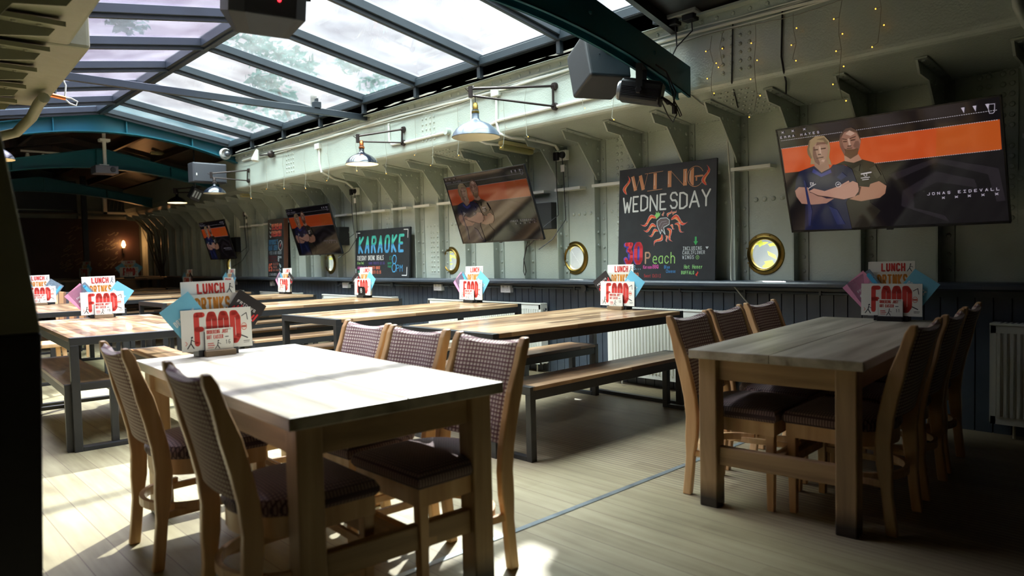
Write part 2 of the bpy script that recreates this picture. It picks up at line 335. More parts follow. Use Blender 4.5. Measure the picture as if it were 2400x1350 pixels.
trim(MB().box((-.9, 2.255, -.005), (5.36, 2.285, .004)), mat('floor_strip_metal', (150, 160, 162), .35, .7, var=(9, .3)))

# --- right wall: hull plates with rivets
def right_wall():
    m = MB(); edges = [Y0]+[y for y in RIB if Y0 < y < Y1]+[Y1]
    for a, b in zip(edges, edges[1:]):
        hole = [p for p in PORT if a < p[0] < b]
        if hole:
            cy, cz = hole[0]; n = 48; R = .122
            m.box((WX, a, 1.72), (WX+.03, b, 3.3)); m.box((WX, a, 0), (WX+.03, b, .96))
            z0, z1 = .96, 1.72; inner = []; outer = []
            for k in range(n):
                t = 2*PI*k/n+.01; c, s_ = math.cos(t), math.sin(t)
                ky = ((b-cy) if c > 0 else (a-cy))/c if abs(c) > 1e-6 else 1e9; kz = ((z1-cz) if s_ > 0 else (z0-cz))/s_ if abs(s_) > 1e-6 else 1e9
                q = min(ky, kz); inner.append((cy+R*c, cz+R*s_)); outer.append((cy+q*c, cz+q*s_))
            for x in (WX, WX+.03):
                m.add([(x, *p) for p in inner]+[(x, *p) for p in outer], [(k, (k+1) % n, n+(k+1) % n, n+k) for k in range(n)])
            m.add([(WX, *p) for p in inner]+[(WX+.03, *p) for p in inner], [(k, (k+1) % n, n+(k+1) % n, n+k) for k in range(n)])
            for yy, zz in ((b, z1), (a, z1), (a, z0), (b, z0)):   # corner fillers
                pts = sorted(outer, key=lambda p: (p[0]-yy)**2+(p[1]-zz)**2)[:2]
                for x in (WX, WX+.03): m.add([(x, yy, zz), (x, *pts[0]), (x, *pts[1])], [(0, 1, 2)])
        else:
            m.box((WX, a, 0), (WX+.03, b, 3.3))
            m.box((WX-.006, a+.004, .97), (WX+.001, b-.085, 1.70))
        if b < 15.2 and a > .2:
            for k in range(5): m.dome((WX-.002, a+.06+(b-a-.2)*k/4, 1.648), (-1, 0, 0), .0165)
            # riveted butt straps
            kind = {4.01: 'hi', 7.01: 'lo', 8.01: 'hi', 10.51: 'hi', 11.51: 'lo', 1.01: 'hi'}.get(round(a, 2))
            if kind:
                zs = [1.40+.066*i for i in range(15)] if kind == 'hi' else [1.07+.062*i for i in range(9)]
                cy = (a+b)/2-.05
                m.box((WX-.009, cy-.13, zs[0]-.04), (WX+.001, cy+.13, zs[-1]+.04))
                for z in zs:
                    if abs(z-1.90) < .03: continue
                    for dy in (-.098, -.048, .03, .08): m.dome((WX-.008, cy+dy, z), (-1, 0, 0), .0145)
        if 3.4 < a < 4.6 or a > 12: pass
    return struct(m.build('wall_right', HULL))
right_wall()
# --- ribs with brackets under the side girder
def rib_mesh(y, near=True, cut=0):
    m = MB(); t = .012
    m.box((5.402, y, .985), (WX, y+t, 2.36)); m.box((WX-.011, y-.075, .985), (WX, y+.001, 2.36))
    br = [(5.405, 2.0), (5.16, 2.30), (4.985, 2.315), (4.93, 2.405), (WX, 2.345), (WX, 1.96), (5.42, 1.96)]
    m.prism(br, .014, lambda a, b, c: (a, y+.012+c*1.0, b) if False else (a, y-.002-c, b))
    m.add([(4.93, y+.002, 2.392), (4.93, y-.07, 2.395), (WX-.05, y-.07, 2.344), (WX-.05, y+.002, 2.344), (4.93, y+.002, 2.404), (4.93, y-.07, 2.404), (WX-.05, y-.07, 2.352), (WX-.05, y+.002, 2.352)],
          [(0, 1, 2, 3), (4, 7, 6, 5), (0, 4, 5, 1), (1, 5, 6, 2), (2, 6, 7, 3), (3, 7, 4, 0)])
    if near:
        for z in (1.06, 1.17, 1.30, 1.44, 1.58, 1.74, 2.05, 2.16, 2.27): m.dome((WX-.011, y-.042, z), (-1, 0, 0), .0135, n=6)
        for z in (1.32, 1.45, 1.58, 2.02, 2.15, 2.27): m.dome((5.45, y-.002 if z < 1.7 else y-.016, z), (0, -1, 0), .0135, n=6)
        for x in (5.2, 5.28, 5.36): m.dome((x, y-.016, 2.30), (0, -1, 0), .012, n=6)
        for i in range(6): x = 4.97+.09*i; m.dome((x, y-.04, 2.392-(x-4.93)*.0868), (0, 0, -1), .0115, n=6)
    return m
for y in RIB:
    if -2 < y < 18.6: trim(rib_mesh(y, .8 < y < 13), HULL2)
# --- ledge plates between the ribs
for y in RIB:
    if 0 < y < 13.2: trim(MB().box((5.397, y-.315, 1.89), (WX, y+.03, 1.918)), LEDGE)
# --- riveted side girder
def girder():
    m = MB(); ye = 11.55
    prof = [(4.75, 2.97), (4.75, 2.475)]+[(4.80-.05*math.cos(a), 2.475-.052*math.sin(a)) for a in (.4, .8, 1.2, 1.571)]+[(WX, 2.345), (WX, 3.0), (4.75, 3.0)]
    m.prism(prof, 1, lambda a, b, t: (a, Y0 if t == 0 else ye, b))
    m.box((4.742, Y0, 2.875), (4.755, ye, 2.97)); m.box((4.66, Y0, 2.965), (4.95, ye, 2.982))
    y = .3
    while y < ye:
        m.dome((4.742, y, 2.935), (-1, 0, 0), .015, n=6); y += .13
    for c in (2.62, 6.3, 9.6):
        for r in range(6):
            for k in range(4): m.dome((4.75, c+k*.07-.1, 2.53+.06*r), (-1, 0, 0), .013, n=6)
    for c in (2.76, 6.26, 10.26):
        for k in range(6):
            for i in range(7): x = 4.86+.09*i; m.dome((x, c-.16+.055*k, 2.421-(x-4.8)*.1125), (0, 0, -1), .0125, n=6)
    for a, b in zip(RIB, RIB[1:]):
        if .8 < a < 12:
            for k in range(5): m.dome((5.47, a+.05+k*.085, 2.347), (0, 0, -1), .012, n=6)
    return trim(m, HULL)
girder()
def girder_far():
    m = MB(); prof = [(5.12, 3.1), (5.12, 2.62), (5.15, 2.52), (5.2, 2.46), (WX, 2.36), (WX, 3.1)]
    m.prism(prof, 1, lambda a, b, t: (a, 11.55 if t == 0 else Y1, b)); return trim(m, HULL)
girder_far()
# --- dado
def dado():
    m = MB(); y = Y0
    m.box((5.44, Y0, 0), (5.47, Y1, .96))
    while y < Y1: m.box((5.418, y+.004, .0), (5.442, y+.098, .95)); y += .102
    return struct(m.build('baseboard_right', SLATE))
dado()
m = MB(); prof = [(5.285, .945), (5.285, .966), (5.295, .98), (5.31, .986), (WX, .986), (WX, .93), (5.33, .93)]
m.prism(prof, 1, lambda a, b, t: (a, Y0 if t == 0 else Y1, b)); m.box((5.40, Y0, .885), (5.42, Y1, .935)); trim(m, SLATE)
# --- portholes
for i, (y, z) in enumerate(PORT):
    w = sempty('window_%d' % (i+2), (WX, y, z))
    fr = MB(); fr.lathe([(.120, .03), (.116, -.004), (.122, -.016), (.134, -.022), (.142, -.014), (.150, -.011), (.166, -.009), (.172, -.001), (.172, .005), (.122, .03)], (WX, y, z), 0, 40)
    for k in range(8): a = 2*PI*(k+.4)/8; fr.dome((WX-.011, y+.158*math.cos(a), z+.158*math.sin(a)), (-1, 0, 0), .007, n=6)
    fr.build('brass_frame', BRASS, w, smooth=True)
    g = MB(); g.lathe([(.001, .012), (.118, .012), (.118, .018), (.001, .018)], (WX, y, z), 0, 32); p = g.build('pane', GLASS_P, w)
    if i == 1:
        ck = MB()
        for a in (-.45, -.72, -1.15, -2.0, .9, 1.75, 2.5): ck.bar((WX+.010, y+.03, z+.03), (WX+.010, y+.03+.1*math.cos(a+1.57)*-1, z+.03+.1*math.sin(a+1.57)*-1 if False else z+.03+.12*math.sin(a)), .002, .002)
        ck.build('crack', mat('glass_crack', (240, 236, 240), .3), p)

# --- left wall, its girder and the near hull frame
def lx(y): return .72+.053*y
def left_side():
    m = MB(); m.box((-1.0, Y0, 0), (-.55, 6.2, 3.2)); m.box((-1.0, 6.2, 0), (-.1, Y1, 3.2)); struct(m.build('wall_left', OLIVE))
    m = MB()
    for a, b, dx in ((Y0, 4.45, 0), (4.45, 6.25, .10)):
        p = [(a, lx(a)+dx), (b, lx(b)+dx)]
        v = [(p[0][1], a, 2.42), (p[1][1], b, 2.42), (p[1][1], b, 2.99), (p[0][1], a, 2.99), (-.6, a, 2.38), (-.6, b, 2.38), (-.6, b, 2.99), (-.6, a, 2.99)]
        m.add(v, [(0, 1, 2, 3), (4, 7, 6, 5), (0, 4, 5, 1), (3, 2, 6, 7), (0, 3, 7, 4), (1, 5, 6, 2)])
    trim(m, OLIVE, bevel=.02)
    y = 1.0
    while y < 6.1:
        m = MB(); e = lx(y)-.10
        m.prism([(e, 2.41), (e-.06, 2.33), (e-.25, 2.3), (e-.5, 1.98), (-.6, 1.9), (-.6, 2.38)], .014, lambda a, b, t: (a, y+t, b))
        m.box((-.5, y-.07, 2.368), (e, y+.002, 2.392)); m.box((-.56, y, .9), (-.44, y+.012, 2.37))
        for k in range(5): m.dome((e-.1-.1*k, y-.035, 2.368), (0, 0, -1), .012, n=6)
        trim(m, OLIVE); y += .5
    m = MB().tube([(lx(5.6)+.02, 5.6, 2.36), (lx(5.8)+.02, 5.85, 2.36), (lx(6)+.0, 6.05, 2.30), (lx(6)-.08, 6.15, 2.2), (lx(6)-.2, 6.2, 2.16)], .035, 10)
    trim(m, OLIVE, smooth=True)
OLIVE = mat('frame_paint_girder_shade', (118, 118, 92), .5, bump=(9, .5), var=(2, .1))  # near frame's olive; across the left girder its darkness stands in for shade
left_side()
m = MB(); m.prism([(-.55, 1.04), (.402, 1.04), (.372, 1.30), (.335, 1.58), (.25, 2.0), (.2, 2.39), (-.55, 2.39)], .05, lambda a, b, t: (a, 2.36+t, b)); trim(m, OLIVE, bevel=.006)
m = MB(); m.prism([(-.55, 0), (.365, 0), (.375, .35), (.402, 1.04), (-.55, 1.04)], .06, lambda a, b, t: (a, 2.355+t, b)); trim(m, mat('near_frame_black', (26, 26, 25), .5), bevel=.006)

# --- teal gable beams with arched soffit
def beam(y, xl, xr, xc, zpk, slope, zarch, k, flange=.07):
    m = MB(); n = 36; xs = [xl+(xr-xl)*i/n for i in range(n+1)]
    top = lambda x: zpk-slope*abs(x-xc); bot = lambda x: zarch-k*(x-xc)**2
    poly = [(x, bot(x)) for x in xs]+[(x, top(x)) for x in reversed(xs)]+[]
    pk = (xc, zpk)
    m.prism(poly, .012, lambda a, b, t: (a, y-.006+t, b))
    for i in range(n):
        for f, th in ((bot, .014), (top, .012)):
            a, b = xs[i], xs[i+1]
            m.add([(a, y-flange, f(a)), (b, y-flange, f(b)), (b, y+flange, f(b)), (a, y+flange, f(a)), (a, y-flange, f(a)-th), (b, y-flange, f(b)-th), (b, y+flange, f(b)-th), (a, y+flange, f(a)-th)],
                  [(0, 1, 2, 3), (4, 7, 6, 5), (0, 4, 5, 1), (2, 6, 7, 3)])
    for fx in (.12, .3, .55, .8): x = xl+(xr-xl)*fx; m.box((x-.006, y-flange, bot(x)), (x+.006, y+flange, top(x)))
    return trim(m, TEAL)
def chan(y0, y1, xl, xr, xc, zpk, slope, zarch, k):
    """box-section beam: two webs joined by a recessed soffit"""
    m = MB(); n = 36; xs = [xl+(xr-xl)*i/n for i in range(n+1)]
    top = lambda x: zpk-slope*abs(x-xc); bot = lambda x: zarch-k*(x-xc)**2
    poly = [(x, bot(x)) for x in xs]+[(x, top(x)) for x in reversed(xs)]
    for y in (y0, y1-.014): m.prism(poly, .014, lambda a, b, t: (a, y+t, b))
    poly2 = [(x, bot(x)+.05) for x in xs]+[(x, bot(x)+.062) for x in reversed(xs)]
    m.prism(poly2, y1-y0-.004, lambda a, b, t: (a, y0+.002+t, b))
    for i in range(n):
        a, b = xs[i], xs[i+1]
        for q, w in ((y0, .02), (y1, -.02)):
            m.add([(a, q, bot(a)), (b, q, bot(b)), (b, q+w, bot(b)), (a, q+w, bot(a)), (a, q, bot(a)+.01), (b, q, bot(b)+.01), (b, q+w, bot(b)+.01), (a, q+w, bot(a)+.01)], [(0, 1, 2, 3), (4, 7, 6, 5), (0, 4, 5, 1), (2, 6, 7, 3)])
    for x in (3.55, 4.25): m.dome((x, y0, bot(x)+.13), (0, -1, 0), .014)
    return trim(m, TEAL)
chan(2.97, 3.09, .55, 4.70, 2.60, 3.096, .228, 2.71, .0724)
beam(11.5, 1.1, 4.79, 3.0, 3.49, .229, 3.175, .102)
beam(13.2, .6, 5.2, 3.2, 3.18, .216, 2.86, .079)
beam(17.0, .6, 5.1, 3.0, 3.08, .172, 2.79, .062)

# --- timber ceilings
def ceil_mat(name, c1, c2, pitch, rough=.35):
    m = mat(name, c1, rough); nt = m.node_tree; b = nt.nodes['Principled BSDF']; N = nt.nodes.new; L = nt.links.new
    tc = N('ShaderNodeTexCoord'); sp = N('ShaderNodeSeparateXYZ'); L(tc.outputs['Object'], sp.inputs[0])
    d = N('ShaderNodeMath'); d.operation = 'DIVIDE'; L(sp.outputs[0], d.inputs[0]); d.inputs[1].default_value = pitch
    fl = N('ShaderNodeMath'); fl.operation = 'FLOOR'; L(d.outputs[0], fl.inputs[0]); wn = N('ShaderNodeTexWhiteNoise'); wn.noise_dimensions = '1D'; L(fl.outputs[0], wn.inputs['W'])
    r = N('ShaderNodeMix'); r.data_type = 'RGBA'; L(wn.outputs['Value'], r.inputs[0]); r.inputs[6].default_value = (*lin(c1), 1); r.inputs[7].default_value = (*lin(c2), 1)
    fr = N('ShaderNodeMath'); fr.operation = 'FRACT'; L(d.outputs[0], fr.inputs[0]); lt = N('ShaderNodeMath'); lt.operation = 'GREATER_THAN'; L(fr.outputs[0], lt.inputs[0]); lt.inputs[1].default_value = .06
    bp = N('ShaderNodeBump'); bp.inputs['Distance'].default_value = .012; L(lt.outputs[0], bp.inputs['Height']); L(bp.outputs[0], b.inputs['Normal'])
    L(r.outputs[2], b.inputs['Base Color']); return m
CEILN = ceil_mat('black_boards', (24, 22, 22), (34, 30, 29), .135)
CEILF = ceil_mat('dark_boards', (34, 30, 29), (66, 50, 42), .12)
def gable(y0, y1, xl, xr, xc, zpk, s, t=.06, nose=0):
    m = MB(); zl = zpk-s*(xc-xl); zr = zpk-s*(xr-xc)
    m.prism([(xl, zl), (xc, zpk), (xr, zr), (xr, zr+t), (xc, zpk+t), (xl, zl+t)], 1, lambda a, b, q: (a, y0 if q == 0 else y1, b)); return m
m = gable(Y0, 3.2, -1.0, 5.6, 2.6, 3.47, .229)
for y in (-1.2, .3, 1.8, 3.13):
    for sg in (-1, 1): m.bar((2.6, y, 3.43), (2.6+sg*2.6, y, 3.43-.229*2.6), .05, .07)
struct(m.build('ceiling', CEILN))
m = gable(11.55, Y1+.2, -.3, 5.9, 3.0, 3.56, .2)
for y in (12.3, 14.6, 15.8):
    for sg in (-1, 1): m.bar((3.0, y, 3.5), (3.0+sg*2.6, y, 3.5-.2*2.6), .06, .1)
for x in (1.6, 2.3, 3.7, 4.4): m.bar((x, 11.6, 3.5-.2*abs(x-3)), (x, Y1, 3.5-.2*abs(x-3)), .05, .08)
NT[0] += 1; struct(m.build('trim_%d' % NT[0], CEILF))
m = MB(); m.box((-1.0, 6.25, 3.06), (1.0, 11.6, 3.14)); m.box((-1, 3.1, 3.0), (1.0, 6.3, 3.14)); trim(m, CEILN)
# end and back walls
ENDW = mat('end_wall_grey', (120, 124, 116), .5, var=(2, .2))
m = MB(); m.box((-1, Y1, 0), (5.6, Y1+.1, 3.7)); struct(m.build('wall_back', ENDW))
m = MB(); m.box((-1, Y0-.1, 0), (5.6, Y0, 3.7)); struct(m.build('wall_front', mat('front_wall_dark', (22, 21, 20), .6)))
# --- skylight
def skylight():
    w = sempty('window_1', (2.8, 7.4, 3.1)); xr, xl, xc, ze, zp = 4.64, .96, 2.8, 3.14, 3.47; ya, yb = 3.2, 11.46
    ys = [3.22, 4.23, 5.29, 6.35, 7.41, 8.47, 9.53, 10.59, 11.42]
    f = MB(); f.bar((xc, ya, zp+.0), (xc, yb, zp+.0), .13, .1); f.bar((xc, ya, zp-.055), (xc, yb, zp-.055), .05, .03); f.build('ridge_bar', STEEL_ROOF, w, bevel=.006)
    for x, sg in ((xr, 1), (xl, -1)):
        e = MB(); e.bar((x, ya, ze-.01), (x, yb, ze-.01), .09, .07); e.bar((x+sg*.03, ya, 3.05), (x+sg*.03, yb, 3.05), .02, .17)
        for y in ys: e.bar((x-sg*.005, y, 2.98), (x-sg*.005, y, 3.12), .05, .045, (0, 1, 0))
        e.build('eave_bar', STEEL_ROOF, w, bevel=.004)
    for sg, x in ((1, xr), (-1, xl)):
        for y in ys:
            r = MB(); r.bar((xc+sg*.03, y, zp-.0), (x, y, ze+.02), .085, .075); r.bar((xc+sg*.03, y, zp-.05), (x, y, ze-.03), .035, .05); r.build('rafter', STEEL_ROOF, w, bevel=.004)
        for a, b in zip(ys, ys[1:]):
            p = MB(); d = .006
            v = [(xc, a, zp+.045), (xc, b, zp+.045), (x, b, ze+.06), (x, a, ze+.06)]; v = v+[(q[0], q[1], q[2]+d) for q in v]
            p.add(v, [(0, 1, 2, 3), (4, 7, 6, 5), (0, 4, 5, 1), (1, 5, 6, 2), (2, 6, 7, 3), (3, 7, 4, 0)])
            p.build('pane', GLASS_R if sg > 0 else GLASS_L, w)
skylight()
# close the gaps around the skylight
m = MB(); m.box((4.60, 3.2, 3.09), (5.6, 11.6, 3.18)); m.box((4.66, 3.2, 2.98), (5.6, 11.5, 3.1)); trim(m, STEEL_ROOF)
m = MB(); m.prism([(.6, 3.05), (2.8, 3.47), (4.9, 3.09), (4.9, 3.2), (2.8, 3.62), (.6, 3.2)], .06, lambda a, b, t: (a, 3.16+t, b)); trim(m, STEEL_ROOF)
m = MB(); m.prism([(.6, 3.0), (2.9, 3.52), (4.9, 3.03), (4.9, 3.2), (2.9, 3.68), (.6, 3.2)], .09, lambda a, b, t: (a, 11.46+t, b)); trim(m, TEAL)
m = MB(); m.bar((1.0, 7.5, 2.965), (4.72, 7.5, 2.955), .05, .07); m.box((4.02, 7.46, 2.99), (4.1, 7.54, 3.06)); m.box((4.05, 7.47, 2.99), (4.07, 7.53, 3.10)); trim(m, STEEL_ROOF, bevel=.004)

# ================================================================ FURNITURE
def pine_table(label, cx, cy, L, W, rot):
    t = thing('pine_table', label, 'table', (cx, cy, 0), rot); h = .76
    tp = MB(); n = 2; w = W/n
    for i in range(n): tp.box((-L/2, -W/2+i*w+.0004, h-.042), (L/2, -W/2+(i+1)*w-.0004, h))
    tp.build('tabletop', PINETOP, t, local=True, bevel=.004, seg=2)
    a, b = L/2-.035, W/2-.035; lw = .088
    for sx in (-1, 1):
        for sy in (-1, 1):
            m = MB(); x, y = sx*(a-lw/2), sy*(b-lw/2); m.box((x-lw/2, y-lw/2, 0), (x+lw/2, y+lw/2, h-.042)); m.build('leg', PINELEG, t, local=True, bevel=.006)
        x = sx*(a-.045)
        m = MB(); m.box((x-.014, -b+lw, h-.145), (x+.014, b-lw, h-.042)); m.build('end_rail', PINEY, t, local=True, bevel=.003)
        m = MB(); m.box((x-.02, -b+lw, .205), (x+.02, b-lw, .295)); m.build('stretcher', PINEY, t, local=True, bevel=.006)
    m = MB(); m.box((-a+.065, -.018, .215), (a-.065, .018, .285)); m.build('long_stretcher', PINEX, t, local=True, bevel=.004)
    for sy in (-1, 1):
        y = sy*(b-.035); m = MB(); m.box((-a+lw, y-.014, h-.145), (a-lw, y+.014, h-.042)); m.build('side_rail', PINEX, t, local=True, bevel=.003)
    return t
def fit_c(x, y, l, w, r): c, s = math.cos(r), math.sin(r); return (x+c*l/2-s*w/2, y+s*l/2+c*w/2)
cR = fit_c(3.014, 1.112, 2.0, .78, .10)
pine_table('worn pine table in the shade at the right, standing before the large lit screen', cR[0], cR[1], 2.0, .78, .10)
cL = fit_c(.9415, 1.972, .83, 1.84, -.0467)
pine_table('sunlit pine table nearest the camera, its pale top glaring white', cL[0], cL[1], 1.84, .83, PI/2-.0467)

def chair_proto(name, label, mats=(FAB, FABSEAT), group=None):
    t = thing(name, label, 'chair', (0, 0, 0), 0, group)
    # seat pad: rounded at the back
    def outline(k=1.0, n=10):
        p = [(-.215*k, .215*k), (.215*k, .215*k), (.215*k, -.02)]
        p += [(.205*k*math.cos(a), -.04-.175*k*math.sin(a)) for a in [PI/2*i/n*2 for i in range(1, n)]]
        return p+[(-.215*k, -.02)]
    rings = [(.985, .425), (1.03, .44), (1.03, .455), (.97, .478), (.80, .490), (.4, .495)]; m = MB(); base = outline(); n = len(base)
    for k, z in rings:
        m.v += [(x*k, y*k, z) for x, y in outline(1.0)]
    m.m = []; 
    for r in range(len(rings)-1):
        for i in range(n): m.f.append((r*n+i, r*n+(i+1) % n, (r+1)*n+(i+1) % n, (r+1)*n+i)); m.m.append(0)
    m.f.append(tuple(range(n))[::-1]); m.m.append(0); m.f.append(tuple((len(rings)-1)*n+i for i in range(n))); m.m.append(0)
    m.build('seat', mats[1], t, local=True, smooth=True)
    m = MB(); o = outline(.97); i_ = outline(.86); n = len(o)
    m.v = [(x, y, .36) for x, y in o]+[(x, y, .428) for x, y in o]+[(x, y, .36) for x, y in i_]+[(x, y, .428) for x, y in i_]
    for i in range(n):
        j = (i+1) % n; m.f += [(i, j, n+j, n+i), (2*n+j, 2*n+i, 3*n+i, 3*n+j), (j, i, 2*n+i, 2*n+j), (n+i, n+j, 3*n+j, 3*n+i)]
    m.m = [0]*len(m.f); m.build('seat_frame', BEECH, t, local=True, smooth=True)
    py = lambda z: -.205-.035*max(0, (.42-z)/.42)**1.5-(.125*((z-.42)/.5)**1.35 if z > .42 else 0)
    for s in (-1, 1):
        m = MB(); zs = [0, .1, .2, .3, .4, .5, .6, .7, .8, .87, .905]; v = []
        for z in zs:
            x = s*(.196+.012*(z-.4)); w = .017; d = .022+(.010 if .25 < z < .8 else 0); y = py(z)
            if z > .88: d = .012
            v += [(x-w, y-d, z), (x+w, y-d, z), (x+w, y+d, z), (x-w, y+d, z)]
        f = [(0, 1, 2, 3)]+[tuple((len(zs)-1)*4+k for k in (3, 2, 1, 0))]
        for i in range(len(zs)-1):
            for k in range(4): f.append((i*4+k, (i+1)*4+k, (i+1)*4+(k+1) % 4, i*4+(k+1) % 4))
        m.add(v, f); m.build('back_leg', BEECH, t, local=True, bevel=.006)
        m = MB(); x = s*.185; v = [(x-.021, .165, .40), (x+.021, .165, .40), (x+.021, .207, .40), (x-.021, .207, .40)]; x = s*.18
        v += [(x-.016, .168, 0), (x+.016, .168, 0), (x+.016, .2, 0), (x-.016, .2, 0)]
        m.add(v, [(0, 1, 2, 3), (7, 6, 5, 4), (0, 4, 5, 1), (1, 5, 6, 2), (2, 6, 7, 3), (3, 7, 4, 0)]); m.build('front_leg', BEECH, t, local=True, bevel=.004)
        m = MB(); m.bar((s*.184, .17, .225), (s*.192, -.2, .215), .018, .03); m.build('side_stretcher', BEECH, t, local=True, bevel=.003)
    m = MB(); pts = [(.205*math.cos(a), -.05-.19*math.sin(a), .235) for a in [PI*i/16 for i in range(17)]]
    for p, q in zip(pts, pts[1:]): m.bar(p, q, .020, .034)
    m.build('hoop_stretcher', BEECH, t, local=True)
    m = MB(); m.bar((-.17, .187, .25), (.17, .187, .25), .018, .03); m.build('front_stretcher', BEECH, t, local=True, bevel=.003)
    # back pad
    nx, nz = 10, 12; v = []; f = []
    def P(u, z, front):
        x = (-1+2*u/nx)*.182; c = 1-(x/.182)**2; th = .022*(1 if 0 < u < nx else .5)
        return (x, py(z)-.018*c+(th if front else -th*.9), z)
    zz = [.50+.385*k/nz for k in range(nz+1)]; dip = lambda u: -.018*math.sin(PI*u/nx)
    for fr in (0, 1):
        for k, z in enumerate(zz):
            for u in range(nx+1): v.append(P(u, z+(dip(u)*(k/nz)), fr))
    A = (nx+1)*(nz+1); G = lambda fr, k, u: fr*A+k*(nx+1)+u
    for k in range(nz):
        for u in range(nx): f += [(G(0, k, u), G(0, k, u+1), G(0, k+1, u+1), G(0, k+1, u)), (G(1, k, u), G(1, k+1, u), G(1, k+1, u+1), G(1, k, u+1))]
    for k in range(nz): f += [(G(0, k, 0), G(0, k+1, 0), G(1, k+1, 0), G(1, k, 0)), (G(0, k, nx), G(1, k, nx), G(1, k+1, nx), G(0, k+1, nx))]
    o = len(v)
    for u in range(nx+1):
        q = P(u, zz[-1]+dip(u)+.012, 0); q2 = P(u, zz[-1]+dip(u)+.012, 1); v.append((q[0], (q[1]+q2[1])/2, q[2]))
    for u in range(nx): f += [(G(0, nz, u), G(0, nz, u+1), o+u+1, o+u), (G(1, nz, u+1), G(1, nz, u), o+u, o+u+1), (G(0, 0, u+1), G(0, 0, u), G(1, 0, u), G(1, 0, u+1))]
    MB().add(v, f).build('backrest', mats[0], t, local=True, smooth=True)
    return t
chair0 = chair_proto('dining_chair', 'x')
CH = [(1.625, 2.20, PI/2, 'check-backed wooden chair at the right long side of the sunlit table, end nearest the camera', 'chairs around the sunlit pine table'),
 (1.645, 2.72, PI/2+.03, 'middle of three check-backed chairs along the right side of the sunlit table', 'chairs around the sunlit pine table'),
 (1.665, 3.22, PI/2-.02, 'check-backed chair at the right side of the sunlit table, farthest from the camera', 'chairs around the sunlit pine table'),
 (1.085, 2.28, -PI/2-.05, 'shadowed chair at the left side of the sunlit table, nearer one with dark brown post', 'chairs around the sunlit pine table'),
 (1.115, 3.20, -PI/2-.05, 'chair at the left side of the sunlit table, farther one beside the menu stand', 'chairs around the sunlit pine table'),
 (3.29, 1.77, PI+.10, 'dark-upholstered chair on the window-bench side of the shaded pine table, nearest the camera', 'chairs around the shaded pine table'),
 (3.78, 1.835, PI+.10, 'middle dark-upholstered chair on the far side of the shaded pine table', 'chairs around the shaded pine table'),
 (4.29, 1.885, PI+.06, 'dark-upholstered chair on the far side of the shaded pine table, closest to the radiator wall', 'chairs around the shaded pine table'),
 (3.37, 1.31, .05, 'dark chair at the right side of the shaded table, its light wooden post catching light', 'chairs around the shaded pine table'),
 (3.93, 1.355, .08, 'second dark chair back in the deep shade right of the shaded table', 'chairs around the shaded pine table'),
 (4.47, 1.41, .08, 'dark chair at the far right corner by the wall radiator, deep in shade', 'chairs around the shaded pine table')]
for i, (x, y, r, lb, g) in enumerate(CH):
    c = chair0 if i == 0 else dup(chair0)
    c.location = (x, y, 0); c.rotation_euler = (0, 0, r); c['label'] = lb; c['group'] = g
def stripe_fabric():
    m = mat('striped_fabric', (150, 110, 74), .85); nt = m.node_tree; b = nt.nodes['Principled BSDF']; N = nt.nodes.new; L = nt.links.new
    tc = N('ShaderNodeTexCoord'); sp = N('ShaderNodeSeparateXYZ'); L(tc.outputs['Object'], sp.inputs[0]); d = N('ShaderNodeMath'); d.operation = 'DIVIDE'; L(sp.outputs[0], d.inputs[0]); d.inputs[1].default_value = .12
    f = N('ShaderNodeMath'); f.operation = 'FRACT'; L(d.outputs[0], f.inputs[0]); r = N('ShaderNodeValToRGB'); r.color_ramp.interpolation = 'CONSTANT'; L(f.outputs[0], r.inputs[0]); e = r.color_ramp.elements
    e[0].color = (*lin((176, 132, 88)), 1); e[1].position = .45; e[1].color = (*lin((62, 58, 60)), 1); q = e.new(.75); q.color = (*lin((120, 84, 60)), 1); L(r.outputs[0], b.inputs['Base Color']); return m
STR = stripe_fabric()
sc_ = chair_proto('striped_chair', 'wooden chair with tan and dark striped back at the far left tables', (STR, STR)); sc_.location = (2.28, 11.25, 0); sc_.rotation_euler = (0, 0, PI-.3)
t = thing('wooden_stool', 'low wooden stool half hidden under the far left steel table', 'stool', (1.40, 8.15, 0))
m = MB(); m.box((-.19, -.19, .46), (.19, .19, .5)); m.build('seat', BEECH, t, local=True, bevel=.01)
for sx in (-1, 1):
    for sy in (-1, 1): m = MB(); m.bar((sx*.17, sy*.17, 0), (sx*.14, sy*.14, .46), .035, .035, (0, 1, 0)); m.build('leg', BEECH, t, local=True)
    m = MB(); m.bar((sx*.16, -.14, .2), (sx*.16, .14, .2), .02, .03); m.build('stretcher', BEECH, t, local=True)

def steel_table(label, L=2.06, W=.95, h=.76, group='steel-framed dining tables'):
    t = thing('steel_table', label, 'table', (0, 0, 0), 0, group); e = .05
    m = MB(); m.box((-L/2+e, -W/2, h-.028), (L/2-e, W/2, h)); m.build('tabletop', ACACIA, t, local=True, bevel=.002)
    for sx in (-1, 1):
        x = sx*(L/2-e/2); m = MB(); m.box((x-e/2, -W/2, h-.052), (x+e/2, W/2, h+.001)); m.build('top_bar', BLACK, t, local=True, bevel=.003)
        m = MB(); m.box((x-e/2, -W/2+e, 0), (x+e/2, W/2-e, .03)); m.build('foot_bar', BLACK, t, local=True, bevel=.003)
        for sy in (-1, 1): y = sy*(W/2-e/2); m = MB(); m.box((x-e/2, y-e/2, 0), (x+e/2, y+e/2, h-.05)); m.build('leg', BLACK, t, local=True, bevel=.003)
    for sy in (-1, 1): y = sy*(W/2-.02); m = MB(); m.box((-L/2+e, y-.018, h-.085), (L/2-e, y+.018, h-.028)); m.build('side_rail', BLACK, t, local=True, bevel=.003)
    return t
